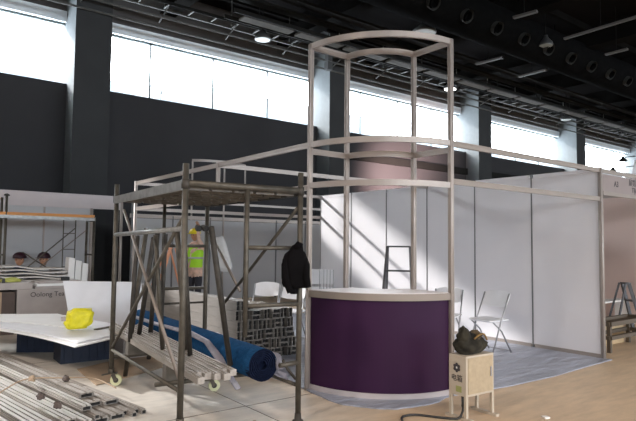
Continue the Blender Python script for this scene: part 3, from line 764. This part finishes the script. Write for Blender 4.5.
# strap and tape clamps
def strap(label, pts, r=.008):
    setp(MB().tube(smooth_pts(pts), r, 6).build('binding_cord', MT['card']), label, 'cord')
strap('brown cord tied across the aluminium profile pile', [V(-1.66, 1.75, .10), V(-1.74, 2.08, .13), V(-1.88, 2.15, .15), V(-2.02, 2.15, .165), V(-2.34, 2.12, .205), V(-2.55, 1.9, .19), V(-2.66, 1.7, .18)], .006)
for i, (x, y, z) in enumerate(((-2.01, 2.12, .155), (-2.31, 2.08, .20), (-2.38, 1.40, .20), (-2.33, 1.06, .20))):
    o = heap('tape_wrap', x, y, z-.010, .028, .045, .032, MT['cartond'] if i != 1 else MT['card'], 'dark knobbly bunch of tape wrapped round the floor profiles', 'tape', 1.7+i)
    o['group'] = 'tape bunches on the floor profiles'
# cardboard on the floor
o = MB().prism([(-1.66, 2.35), (-1.05, 2.62), (-.45, 2.95), (-.52, 4.0), (-1.15, 3.45), (-1.62, 3.2)], .002, .012).build('cardboard_sheet', MT['card'])
setp(o, 'brown cardboard sheet flat on the floor under the scaffold', 'cardboard')

# ============================================================ WHITE CURVED BOARDS ON NAVY CRATES
def crate(p0, p1, dep, h, label):
    a = V(*p0, 0); b = V(*p1, 0); dd = (b-a).normalized(); n_ = V(-dd.y, dd.x, 0)
    if n_.y < 0: n_ = -n_
    t = thing('plastic_crate', label, 'crate', ((a.x+b.x)/2, (a.y+b.y)/2, 0))
    ln = (b-a).length; M_ = Matrix.Translation(a) @ Matrix(((dd.x, n_.x, 0, 0), (dd.y, n_.y, 0, 0), (0, 0, 1, 0), (0, 0, 0, 1)))
    m = MB().box(0, 0, 0, ln, .015, h).box(0, dep-.015, 0, ln, dep, h).box(0, .015, 0, .015, dep-.015, h).box(ln-.015, .015, 0, ln, dep-.015, h).box(.015, .015, 0, ln-.015, dep-.015, .015)
    for k in range(6):
        x = ln*(k+.5)/6; m.box(x-.008, -.012, .03, x+.008, .0, h-.04)
    m.xf(M_); m.build('crate_body', MT['navy'], t)
    MB().box(-.012, -.016, h-.035, ln+.012, 0, h).box(-.012, dep, h-.035, ln+.012, dep+.012, h).box(-.012, 0, h-.035, 0, dep, h).box(ln, 0, h-.035, ln+.012, dep, h).xf(M_).build('rim', MT['navy'], t)
crate((-1.98, 4.72), (-1.55, 4.42), .42, .385, 'navy plastic crate under the left part of the white boards')
crate((-1.70, 3.62), (-1.13, 3.60), .40, .385, 'navy plastic crate under the right part of the white boards')
setp(MB().box(-1.02, 3.45, 0, -.55, 3.9, .36).build('storage_box', MT['carton'], bevel=.01), 'grey box on the floor behind the scaffold beside a navy crate', 'box')
def curved_board(name, cx, cy, r0, r1, a0, a1, z, m_, label, th=.018, n=24):
    o = MB().arc(cx, cy, r0, r1, a0, a1, z, z+th, n).build(name, m_); setp(o, label, 'board', group=None); return o
# quarter-ring tops: arc edge bows towards the camera
def free_board(poly, z, th, m_, label, name='white_board', lift=0):
    m = MB().prism(poly, z, z+th); o = m.build(name, m_, bevel=.004); setp(o, label, 'board'); return o
def smooth_poly(pts, n=8):
    out = []; N2 = len(pts)
    for i in range(N2):
        p0, p1, p2, p3 = [Vector(pts[(i+k-1) % N2]) for k in range(4)]
        for q in range(n):
            t_ = q/n; out.append(tuple(.5*((2*p1)+(-p0+p2)*t_+(2*p0-5*p1+4*p2-p3)*t_*t_+(-p0+3*p1-3*p2+p3)*t_**3)))
    return out
def bez(a, b, c_, n=14): return [tuple((1-t)**2*Vector(a)+2*t*(1-t)*Vector(b)+t*t*Vector(c_)) for t in [i/n for i in range(n+1)]]
edge = bez((-2.75, 4.75), (-2.12, 4.1), (-1.86, 2.42))
free_board(edge+[(-1.30, 2.78), (-1.02, 3.85), (-1.35, 5.1), (-2.4, 5.6)], .388, .016, MT['white'], 'lowest curved white board resting on the navy crates')
edge2 = bez((-2.74, 4.85), (-2.08, 4.15), (-1.80, 2.55))
free_board(edge2+[(-1.32, 2.84), (-1.08, 3.8), (-1.38, 5.0), (-2.4, 5.5)], .406, .016, MT['whiteb'], 'middle curved white board on the lowest one')
free_board(bez((-2.6, 4.95), (-1.95, 4.5), (-1.62, 3.5))+[(-1.3, 3.9), (-1.42, 5.0), (-2.3, 5.5)], .424, .014, MT['white'], 'topmost curved white board beside the yellow bag')
# upright white panel leaning behind the boards
o = MB().hexa([V(-1.34, 4.72, .40), V(-.30, 4.55, .0), V(-.28, 4.58, .0), V(-1.33, 4.75, .40), V(-1.40, 4.88, .90), V(-.34, 4.72, .86), V(-.33, 4.75, .86), V(-1.39, 4.91, .90)]).build('white_board', MT['whiteb'])
setp(o, 'large white panel standing upright behind the yellow bag', 'panel')
# yellow bag
m = MB(); bmesh.ops.create_icosphere(m.bm, subdivisions=4, radius=1)
rr = random.Random(2)
from mathutils import noise as NZ
bdir = V(.95, -.2, 0).normalized(); bn = V(.2, .95, 0).normalized()
for v in m.bm.verts:
    c0 = v.co.copy(); n1 = NZ.noise(c0*2.3)*.22+NZ.noise(c0*6)*.09
    sx_ = .142; sy_ = .09; sz_ = .118
    sq = lambda q: math.copysign(abs(q)**.5, q)
    x, y, z = sq(c0.x)*sx_*(1+n1), sq(c0.y)*sy_*(1+n1), sq(c0.z)*sz_*(1+n1*.6)
    x += .02*z/sz_; z = math.copysign(abs(c0.z)**.6, c0.z)*sz_*(1+n1*.5)
    q = bdir*x+bn*y; v.co = V(-1.575+q.x, 3.36+q.y, max(.0, z+.118)+.441)
o = m.build('plastic_bag', MT['yellow'], smooth=True); setp(o, 'bright yellow plastic bag on the white boards', 'bag')
MB().bar((-1.80, 3.24, .58), (-1.76, 3.21, .585), .003, .05).build('bag_mark', MT['carton'], o)
# small wood offcut on the boards
setp(MB().bar((-1.42, 3.25, .432), (-1.15, 3.42, .432), .05, .012).build('wood_offcut', MT['plank']), 'small greyish offcut lying on the white boards near the scaffold post', 'offcut')

# ============================================================ CARTONS AND SHEETS BEHIND
def carton(x0, y0, z0, x1, y1, z1, m_, label, txt=None, red=False):
    t = thing('carton', label, 'carton', ((x0+x1)/2, (y0+y1)/2, z0))
    b = MB().box(x0, y0, z0, x1, y1, z1).build('carton_body', MT[m_], t, bevel=.006)
    MB().box((x0+x1)/2-.03, y0-.002, z0+.0, (x0+x1)/2+.03, y1, z1+.002).build('tape', MT['card' if m_ == 'cartond' else 'carton'], t)
    if txt:
        m = MB(); text_into(m, txt, .105, frame_mtx(((x0+x1)/2-.02, y0-.004, z1-.085), (1, 0, 0), (0, 0, 1))); m.build('lettering', MT['ink'], b)
    return t
YC = 6.3
carton(-1.72, YC, 0, -.80, YC+.5, .69, 'carton', 'grey carton printed Oolong Tea behind the white boards', 'Oolong Tea')
carton(-2.18, YC+.02, 0, -1.74, YC+.5, .66, 'cartond', 'dark brown carton left of the lettered tea carton')
carton(-2.85, YC+.02, 0, -2.21, YC+.5, .69, 'cartond', 'dark carton at the left edge beside the brown carton')
carton(-2.05, YC+.03, .692, -1.50, YC+.45, .80, 'carton', 'flat pale box on top of the dark cartons')
for i in range(3):
    o = MB().box(-1.46+.03*i, YC+.05, .692+i*.04, -.82+.03*i, YC+.48, .728+i*.04).build('board_sheet', MT['white' if i % 2 else 'carton'])
    setp(o, 'flat pale sheet lying on top of the tea carton', 'sheet', group='sheets on the tea carton')
for i in range(7):
    m = MB(); L_ = 1.30-.05*i
    pts = [V(-2.05+L_*q/8+.03*i, YC+.75+.02*i, .72+i*.052+.014*math.sin(q*1.1+i)-.008*q*(i > 1)) for q in range(9)]
    for a, b in zip(pts, pts[1:]): m.bar(a, b, .50, .022)
    setp(m.build('paper_sheet', MT['paper']), 'bowed off-white sheet in the loose heap behind the tea carton', 'sheet', group='bowed sheets heaped behind the cartons')
setp(MB().box(-2.3, YC+.50, 0, -.62, YC+1.1, .70).build('trestle_table', MT['carton']), 'grey low packing case carrying the heap of bowed sheets', 'case')
for k in range(4): pass
heap('plastic_netting', -1.80, YC+.22, .802, .16, .06, .05, MT['green'], 'yellow green plastic netting lying on the flat pale box', 'netting', 3.1)
for i, x in enumerate((-2.0, -1.93)):
    setp(MB().box(x, YC+.03, .802, x+.04, YC+.07, .87).build('marker_block', MT['black']), 'tiny black block on the flat pale box', 'block', group='black blocks on the pale box')
setp(MB().box(-1.05, YC+.08, .81, -.93, YC+.18, .87).build('tape_dispenser', MT['black'], bevel=.01), 'small black tape dispenser on the pale sheets', 'tape dispenser')
# white sheets leaning on the far scaffold
for i in range(3):
    x = -.86+.12*i; y = 6.95+.02*i
    o = MB().hexa([V(x, y, .585 if False else 0), V(x+.10, y-.02, 0), V(x+.12, y+.3, 0), V(x+.02, y+.32, 0), V(x+.05, y, 1.18-.05*i), V(x+.15, y-.02, 1.16-.05*i), V(x+.17, y+.3, 1.16-.05*i), V(x+.07, y+.32, 1.18-.05*i)]).build('rolled_sheet', MT['white'], bevel=.01)
    setp(o, 'white board standing upright in the pack beside the heap of sheets', 'board', group='upright white boards beside the heap')
setp(MB().box(.05, 7.6, 0, .75, 8.0, .62).build('packing_case', MT['panelg'], bevel=.01), 'low pale case in front of the dark doorway', 'case')
# small white roll left
setp(MB().tube([(-1.95, 7.2, .6), (-1.95, 7.2, 1.32)], .09, 14).box(-2.05, 7.1, 0, -1.85, 7.3, .6).build('white_roll', MT['white']), 'white roll standing upright at the left edge beside the workers', 'roll')

# ============================================================ FAR SCAFFOLD
fs = thing('scaffold_tower', 'distant scaffold tower with an orange deck at the left edge', 'scaffold', (-.6, 8.3, 0))
X0, X1, Y0, Y1 = -1.66, -.10, 8.0, 8.5
for x in (X0, X1):
    for y in (Y0, Y1):
        MB().tube([(x, y, .0), (x, y, 2.28 if x == X0 else 1.95)], .024, 8).build('post', MT['steel'], fs)
    MB().tube([(x, Y0, 1.88), (x, Y1, 1.88)], .02, 8).tube([(x, Y0, 1.2), (x, Y1, 1.2)], .016, 8).build('end_bar', MT['steel'], fs)
MB().lathe((X0, Y0, 2.28), [(.05, 0), (.05, .02), (.02, .04)], 10).build('post_cap', MT['steeld'], fs)
MB().box(X0-.4, Y0-.02, 1.93, X1, Y1, 1.985).build('deck', MT['orange'], fs)
MB().bar((X0-.4, Y0-.03, 1.90), (X1, Y0-.03, 1.90), .03, .06).build('deck_edge', MT['steelw'], fs)
MB().tube([(X0, Y0, .62), (X1-.35, Y0, 1.72)], .012, 6).build('brace', MT['steel'], fs)
MB().tube([(X0+.3, Y0, 1.25), (X1-.1, Y0, .45)], .012, 6).build('brace', MT['steel'], fs)
MB().tube([(X0+.3, Y1, .6), (X1, Y1, 1.70)], .010, 6).build('brace', MT['brace'], fs)
for x in (X1-.45, X1-.22): MB().tube([(x, Y1, .0), (x, Y1, 1.90)], .011, 6).build('ladder_stile', MT['steel'], fs)
for z in (.6, .95, 1.3, 1.62): MB().tube([(X1-.45, Y1, z), (X1-.22, Y1, z)], .009, 6).build('rung', MT['steel'], fs)

# ============================================================ PEOPLE
def skinned(name, verts, edges, radii, m_, parent=None, sub=2, root=0):
    me = bpy.data.meshes.new(name); me.from_pydata([tuple(v) for v in verts], edges, []); me.update()
    o = bpy.data.objects.new(name, me); C.objects.link(o)
    if parent is not None: o.parent = parent
    sk = o.modifiers.new('skin', 'SKIN')
    sv = me.skin_vertices[0].data if me.skin_vertices else None
    if sv is None:
        bm = bmesh.new(); bm.from_mesh(me); bm.verts.layers.skin.verify(); bm.to_mesh(me); bm.free(); sv = me.skin_vertices[0].data
    for i, r in enumerate(radii): sv[i].radius = (r if isinstance(r, tuple) else (r, r)); sv[i].use_root = (i == root)
    sb = o.modifiers.new('sub', 'SUBSURF'); sb.levels = sub; sb.render_levels = sub
    sk.use_smooth_shade = True
    me.materials.append(m_)
    return o
def hand(parent, wr, dirv, side, m_=None):
    """palm, four bent fingers and a thumb grown from the wrist"""
    d_ = Vector(dirv).normalized(); s_ = Vector(side).normalized(); n_ = d_.cross(s_).normalized()
    vs = [wr, wr+d_*.045, wr+d_*.085]; es = [(0, 1), (1, 2)]; rs_ = [.022, (.034, .018), (.036, .016)]
    for k, (off, ln) in enumerate(((-.028, .062), (-.010, .074), (.010, .070), (.028, .056))):
        b0 = len(vs); root_ = wr+d_*.085+s_*off
        vs += [root_, root_+d_*ln*.45+n_*.006, root_+d_*ln*.8+n_*.02, root_+d_*ln*.95+n_*.034]; es += [(2, b0), (b0, b0+1), (b0+1, b0+2), (b0+2, b0+3)]; rs_ += [.0095, .009, .008, .007]
    b0 = len(vs); vs += [wr+d_*.035-s_*.035, wr+d_*.065-s_*.055+n_*.012, wr+d_*.09-s_*.062+n_*.02]; es += [(1, b0), (b0, b0+1), (b0+1, b0+2)]; rs_ += [.012, .0105, .009]
    return skinned('hand', vs, es, rs_, m_ or MT['skin'], parent, 1)
def head(parent, c0, face, hat_m, R_=.092):
    f = Vector(face).normalized(); s_ = f.cross(V(0, 0, 1)).normalized()
    m = MB(); bmesh.ops.create_uvsphere(m.bm, u_segments=20, v_segments=14, radius=1)
    for v in m.bm.verts:
        q = v.co.copy(); jaw = 1-.28*max(0, -q.z)
        x, y, z = q.x*.092*jaw, q.y*.076*jaw, q.z*.118
        v.co = Vector(c0)+f*x+s_*y+V(0, 0, z)
    c1 = Vector(c0)
    m.tube([c1+f*.088+V(0, 0, .02), c1+f*.106+V(0, 0, -.012), c1+f*.088+V(0, 0, -.022)], [.008, .014, .010], 6)
    for q in (-1, 1): m.tube([c1+s_*q*.072+V(0, 0, .02), c1+s_*q*.086+V(0, 0, .0), c1+s_*q*.074+V(0, 0, -.025)], [.008, .014, .008], 6)
    h_ = m.build('head', MT['skin'], parent, world=False, smooth=True)
    e = MB()
    for q in (-1, 1): e.tube([c1+f*.080+s_*q*.03+V(0, 0, .012), c1+f*.087+s_*q*.03+V(0, 0, .012)], [.010, .006], 8)
    e.build('eyes', MT['black'], h_, world=False)
    MB().tube([c1+f*.082-s_*.025+V(0, 0, -.052), c1+f*.089+V(0, 0, -.052), c1+f*.082+s_*.025+V(0, 0, -.052)], [.004, .007, .004], 6).build('mouth', MT['ladderor'], h_, world=False)
    hm = MB(); prof_ = [(1.0, 0.0), (1.0, .03), (.93, .06), (.75, .095), (.45, .118), (.08, .125)]
    hm.lathe(c1+V(0, 0, .035), [(.125*r_, z_) for r_, z_ in prof_], 22)
    a0 = len(hm.bm.verts); hm.arc(0, 0, .10, .165, -1.0, 1.0, .0, .010, 12)
    hm.xf(Matrix.Translation(c1+V(0, 0, .035)) @ Matrix((( f.x, s_.x, 0, 0), (f.y, s_.y, 0, 0), (0, 0, 1, 0), (0, 0, 0, 1))), a0)
    hm.bar(c1+f*-.10+V(0, 0, .13), c1+f*.08+V(0, 0, .155), .02, .012)
    hm.build('hard_hat', hat_m, parent, world=False, smooth=True)

def worker(loc, face, label, hat, shirt, vest=None, sit=False, raise_arm=False):
    t = thing('person', label, 'person', loc)
    f = Vector(face).normalized(); s_ = f.cross(V(0, 0, 1)).normalized(); Z = V(0, 0, 1)
    def P(a, b, c_): return f*a+s_*b+Z*c_
    hz = .43 if sit else .92
    if sit: P0 = [P(0, 0, hz), P(.03, 0, hz+.14), P(.07, 0, hz+.30), P(.10, 0, hz+.44), P(.12, 0, hz+.53)]
    else: P0 = [P(0, 0, hz), P(0, 0, hz+.15), P(0, 0, hz+.32), P(0, 0, hz+.48), P(.01, 0, hz+.57)]
    vs = list(P0); es = [(0, 1), (1, 2), (2, 3), (3, 4)]; rr_ = [(.15, .11), (.14, .10), (.16, .11), (.13, .09), .055]
    n0 = len(vs)
    sh = P0[3]
    arms = []
    for q in (-1, 1):
        b0 = len(vs)
        if raise_arm and q == -1: pts = [sh+P(0, q*.17, -.02), sh+P(.16, q*.20, .12), sh+P(.12, q*.14, .36)]
        elif sit: pts = [sh+P(0, q*.17, -.03), sh+P(.10, q*.21, -.26), sh+P(.33, q*.15, -.28)]
        else: pts = [sh+P(0, q*.18, -.03), sh+P(.04, q*.23, -.30), sh+P(.20, q*.18, -.48)]
        vs += pts; es += [(3, b0), (b0, b0+1), (b0+1, b0+2)]; rr_ += [.065, .045, .032]; arms.append(pts)
    legs = []
    for q in (-1, 1):
        b0 = len(vs)
        if sit: pts = [P(.04, q*.10, hz-.02), P(.42, q*.12, hz-.02), P(.44, q*.12, .09)]
        else: pts = [P(0, q*.095, hz-.08), P(.02, q*.10, .49), P(0, q*.11, .09)]
        vs += pts; es += [(0, b0), (b0, b0+1), (b0+1, b0+2)]; rr_ += [.095, .062, .045]; legs.append(pts)
    body = skinned('body', vs, es, rr_, shirt, t)
    hc = P0[4]+P(.03, 0, .12)
    head(t, hc, f, hat)
    for pts in arms: hand(t, pts[2], (pts[2]-pts[1]), s_)
    for pts in legs:
        p_ = pts[2]; MB().tube([p_+P(-.06, 0, -.045), p_+P(.04, 0, -.045), p_+P(.15, 0, -.055), p_+P(.19, 0, -.06)], [.044, .044, .035, .022], 8).build('shoe', MT['black'], t, world=False)
        skinned('trouser_leg', [pts[0]+P(0, 0, 0), pts[1], pts[2]], [(0, 1), (1, 2)], [.105, .075, .062], MT['trousers'], t, 1)
    if vest:
        rows_ = [(hz+.02, .165, .125), (hz+.16, .165, .13), (hz+.32, .185, .135), (hz+.44, .17, .12), (hz+.50, .10, .10)]
        m = MB(); prev = None
        for z, a, b in rows_:
            row = [m.bm.verts.new(P(b*math.sin(2*PI*k/20), a*math.cos(2*PI*k/20), z)) for k in range(20)]
            if prev:
                for k in range(20): m._f([prev[k], prev[(k+1) % 20], row[(k+1) % 20], row[k]])
            prev = row
        v_ = m.build('safety_vest', vest, t, world=False, smooth=True)
        m = MB().arc(0, 0, .185, .19, 0, 2*PI, hz+.2, hz+.24, 20); m.xf(Matrix.Scale(.74, 4, f)); m.build('reflective_band', MT['panelg'], v_, world=False)
    return t
worker((1.86, 7.5, 0), (-.9, -.45, 0), 'standing worker with yellow hard hat and green safety vest seen through the scaffold', MT['hatY'], MT['cloth_orange'], vest=MT['vest'], raise_arm=True)
worker((-1.33, 9.0, .0), (.5, -.85, 0), 'bent worker with maroon hard hat and navy shirt, left of two at the far scaffold', MT['hatM'], MT['cloth_navy'], sit=True)
worker((-.72, 9.0, .0), (-.6, -.8, 0), 'bent worker with maroon hard hat, right of two at the far scaffold', MT['hatM'], MT['panelg'], sit=True)
for i, x in enumerate((-1.33, -.72)):
    setp(MB().box(x-.18, 8.86, 0, x+.18, 9.2, .33).build('stool_crate', MT['cartond']), ['dark crate under the worker in the navy shirt', 'dark crate under the right seated worker'][i], 'crate')

# ============================================================ LADDERS
def stepladder(name, label, base, face, h, wt, wb, depth, m_, steps, grp=None):
    f = Vector(face).normalized(); s_ = f.cross(V(0, 0, 1)).normalized(); b = Vector(base)
    t = thing(name, label, 'ladder', base)
    for q in (-1, 1):
        MB().bar(s_*q*wb/2, s_*q*wt/2-f*depth*.45+V(0, 0, h), .03, .055).build('front_stile', m_, t, world=False)
        MB().bar(s_*q*wb/2-f*depth, s_*q*wt/2-f*depth*.55+V(0, 0, h), .022, .03).build('rear_stile', m_, t, world=False)
    for k in range(steps):
        u2 = (k+1)/steps; z = h*u2; w2 = wb+(wt-wb)*u2
        MB().bar(s_*-w2/2-f*depth*.45*u2+V(0, 0, z), s_*w2/2-f*depth*.45*u2+V(0, 0, z), .08, .025).build('step', m_, t, world=False)
    MB().bar(s_*-wb*.48-f*depth*.93+V(0, 0, h*.2), s_*wb*.48-f*depth*.93+V(0, 0, h*.2), .02, .03).build('rear_bar', m_, t, world=False)
    return t
stepladder('step_ladder', 'dark metal stepladder standing behind the reception counter', (2.38, 2.10, .012), (-.79, -.62, 0), 1.42, .33, .50, .75, MT['ladderdk'], 4)
stepladder('step_ladder', 'orange stepladder standing behind the blue carpet roll', (.50, 6.75, 0), (-.98, .1, 0), 1.35, .32, .48, .9, MT['ladderor'], 5)
stepladder('step_ladder', 'small dark folding steps in the right booth behind the low table', (6.62, .62, 0), (.79, -.61, 0), .86, .20, .34, .5, MT['ladderdk'], 3)
# white shelf panel next to them
setp(MB().box(6.6, 1.35, .44, 7.9, 1.6, .47).box(6.62, 1.36, 0, 6.65, 1.59, .44).box(7.85, 1.36, 0, 7.88, 1.59, .44).build('white_table', MT['white']), 'white narrow table in the right booth behind the dark steps', 'table')

# ============================================================ FOLDING CHAIRS
def chair_parts(t, open_=True):
    # faces +x, width along y
    for q in (-1, 1):
        y = q*.20
        MB().tube([(.21, y, .01), (.02, y, .44), (-.165, y, .80)], .010, 8).build('leg', MT['plastg'], t, world=False)
        MB().tube([(-.22, y*.9, .01), (-.02, y*.9, .30), (.17, y*.9, .44)], .010, 8).build('leg', MT['plastg'], t, world=False)
    MB().tube([(.20, -.2, .03), (.20, .2, .03)], .007, 6).build('stretcher', MT['plastg'], t, world=False); MB().tube([(-.21, -.18, .03), (-.21, .18, .03)], .007, 6).build('stretcher', MT['plastg'], t, world=False)
    MB().prism([(.22, -.17), (.22, .17), (.16, .20), (-.16, .19), (-.18, .15), (-.18, -.15), (-.16, -.19), (.16, -.20)], .435, .46).build('seat', MT['plastw'], t, world=False, bevel=.008)
    m = MB(); ys = [-.21+.42*i/8 for i in range(9)]; prev = None
    for y in ys:
        k = 1-(y/.21)**2; xx = -.15-.03*k; zt = .83-.035*(abs(y)/.21)**3
        row = [m.bm.verts.new(p_) for p_ in ((xx+.05, y, .61+.03*(abs(y)/.21)**3), (xx+.066, y, .61+.03*(abs(y)/.21)**3), (xx-.04+.016, y, zt), (xx-.04, y, zt))]
        if prev:
            for j in range(4): m._f([prev[j], prev[(j+1) % 4], row[(j+1) % 4], row[j]])
        else: m._f(row[::-1])
        prev = row
    m._f(prev); m.build('backrest', MT['plastw'], t, world=False, bevel=.004)
def chair(x, y, rz, label, z=.012):
    t = thing('folding_chair', label, 'chair', (x, y, z), rz, 'white folding chairs')
    if 'p' not in CH:
        CH['p'] = t; chair_parts(t)
    else:
        for c_ in CH['p'].children:
            k = c_.copy(); C.objects.link(k); k.parent = t
    return t
CH = {}
chair(3.16, 1.10, math.radians(178), 'white folding chair before the white wall, right of the camouflage bag')
chair(3.05, 1.75, math.radians(205), 'white folding chair half hidden by the right edge of the purple counter')
chair(1.36, 3.95, math.radians(-135), 'white folding chair behind the aluminium beam stack, left of two', z=.012)
chair(1.42, 3.35, math.radians(-150), 'white folding chair behind the aluminium beam stack, right of two', z=.012)
for i in range(5):
    ang_ = math.radians(-105)
    t = thing('folded_chair', 'folded white chair in the upright pack behind the left end of the counter', 'chair', (3.50+.045*i+(.03 if i > 0 else 0), 5.62-.045*i, .012), math.radians(212), 'folded chairs packed behind the counter')
    if i == 0:
        MB().tube([(0, -.2, 0), (0, -.2, .93)], .010, 8).tube([(0, .2, 0), (0, .2, .93)], .010, 8).build('frame', MT['plastg'], t, world=False); 
        MB().box(-.012, -.2, .64, .012, .2, .93).build('backrest', MT['plastw'], t, world=False, bevel=.01)
        MB().box(-.012, -.19, .16, .012, .19, .58).build('seat', MT['plastw'], t, world=False, bevel=.01); fc = t
    else:
        for c_ in fc.children:
            k = c_.copy(); C.objects.link(k); k.parent = t

# ============================================================ ELECTRIC BOX ON STAND
ex = V(math.cos(math.radians(-3)), math.sin(math.radians(-3)), 0); ey = V(-ex.y, ex.x, 0); F0 = V(.446, -.601, 0); BW, BD = .355, .188
BM = Matrix(((ex.x, ey.x, 0, 0), (ex.y, ey.y, 0, 0), (0, 0, 1, 0), (0, 0, 0, 1))); BM.translation = F0
t = thing('distribution_box', 'cream electric box on four legs with a dark flower emblem, under the camouflage bag', 'electric box', tuple(F0))
b = MB().box(0, 0, .195, BW, BD, .53).xf(BM).build('cabinet', MT['box'], t, bevel=.004)
dr = MB().box(.02, -.006, .215, BW-.02, 0, .515).xf(BM).build('door', MT['boxd'], t, bevel=.002)
MB().box(BW-.055, -.014, .34, BW-.04, -.006, .42).xf(BM).build('handle', MT['plastg'], dr)
for (x, y) in ((.0, .0), (BW-.025, 0), (0, BD-.025), (BW-.025, BD-.025)):
    MB().box(x, y, .02, x+.025, y+.025, .20).xf(BM).build('leg', MT['box'], t)
for x in (.0, BW-.03):
    MB().box(x-.005, -.05, 0, x+.035, BD+.04, .022).xf(BM).build('foot_bar', MT['box'], t)
# emblem and lettering on the narrow side
def SM(y, z): return frame_mtx(BM @ V(-.002, y, z), -ey, (0, 0, 1))
m = MB(); n0 = 0
for k in range(6):
    a = k*PI/3+PI/6; m.lathe((.026*math.cos(a), .026*math.sin(a), 0), [(.0145, 0), (.0145, .001)], 12)
for k in range(6):
    a = k*PI/3; m.tube([(.010*math.cos(a), .010*math.sin(a), .0005), (.024*math.cos(a), .024*math.sin(a), .0005)], .003, 6)
m.xf(SM(BD*.53, .425)); m.build('emblem', MT['ink'], b)
MB().lathe((0, 0, .001), [(.009, 0), (.009, .0012)], 6).xf(SM(BD*.53, .425)).build('emblem_centre', MT['white'], b)
m = MB(); text_into(m, '电箱', .062, SM(BD*.53, .335)); m.build('lettering', MT['ink'], b)
MB().box(-.0015, .05, .225, 0, .11, .275).xf(BM).build('sticker', MT['sticker'], b)
# plug and cable
def SP(x, y, z): return BM @ V(x, y, z)
t2 = MB().tube([SP(.04, .06, .20), SP(.04, .06, .13), SP(.03, .06, .10)], [.022, .020, .016], 10).build('power_plug', MT['rubber'], t)
pts = [SP(.03, .06, .11), SP(.02, .06, .06), SP(-.03, .07, .014), V(.33, -.42, .012), V(.22, -.25, .012), V(.10, -.22, .012), V(.02, -.28, .012), V(-.06, -.40, .012), V(-.10, -.55, .012)]
o = MB().tube(smooth_pts(pts), .010, 8).build('power_cable', MT['rubber']); setp(o, 'black cable curving over the floor from the electric box', 'cable')
# camouflage bag
def blob(name, c0, ax, ay, s3, m_, seed, parent, amp=.25):
    m = MB(); bmesh.ops.create_icosphere(m.bm, subdivisions=4, radius=1)
    for v in m.bm.verts:
        q = v.co.copy(); n1 = NZ.noise(q*1.8+V(seed, 0, 0))*amp+NZ.noise(q*5+V(seed, 3, 0))*amp*.4
        z = max(q.z, -.75)
        w_ = 1-.38*max(0, z)
        v.co = Vector(c0)+ax*q.x*s3[0]*(1+n1)*w_+ay*q.y*s3[1]*(1+n1)*w_+V(0, 0, (z+.75)*s3[2]*(1+n1*.5))
    return m.build(name, m_, parent, smooth=True)
bc = BM @ V(.165, .10, .532)
t = thing('camouflage_bag', 'dark camouflage bag slumped on top of the cream electric box', 'bag', tuple(bc))
b = blob('bag_body', bc, ex, ey, (.175, .10, .10), MT['camo'], 1.0, t)
blob('bag_top', bc+ex*-.075+V(0, 0, .09), ex, ey, (.062, .06, .080), MT['camo'], 4.0, t)
blob('bag_flap', bc+ex*.04+V(0, 0, .105), (ex+V(0, 0, .30)).normalized(), ey, (.095, .075, .045), MT['camo2'], 6.0, t)
MB().tube(smooth_pts([bc+ex*-.03-ey*.075+V(0, 0, .13), bc+ex*.02-ey*.085+V(0, 0, .16), bc+ex*.08-ey*.085+V(0, 0, .165), bc+ex*.13-ey*.08+V(0, 0, .11)]), .008, 6).build('strap', MT['tanstrap'], t)

# ============================================================ SMALL THINGS ON THE FLOOR
for x, y, s_, l_ in ((1.05, -.95, .05, 'small white scrap on the tan floor right of the electric box'), (2.9, -1.3, .03, 'tiny pale scrap on the tan floor at right'), (-.98, .42, .022, 'small brown lump on the floor below the carpet roll')):
    m = MB().prism([(x, y), (x+s_, y-.3*s_), (x+1.2*s_, y+.6*s_), (x+.4*s_, y+s_)], .001, .004+s_*.2).jitter(.002, 3)
    setp(m.build('paper_scrap', MT['tape'] if 'brown' not in l_ else MT['card']), l_, 'scrap')
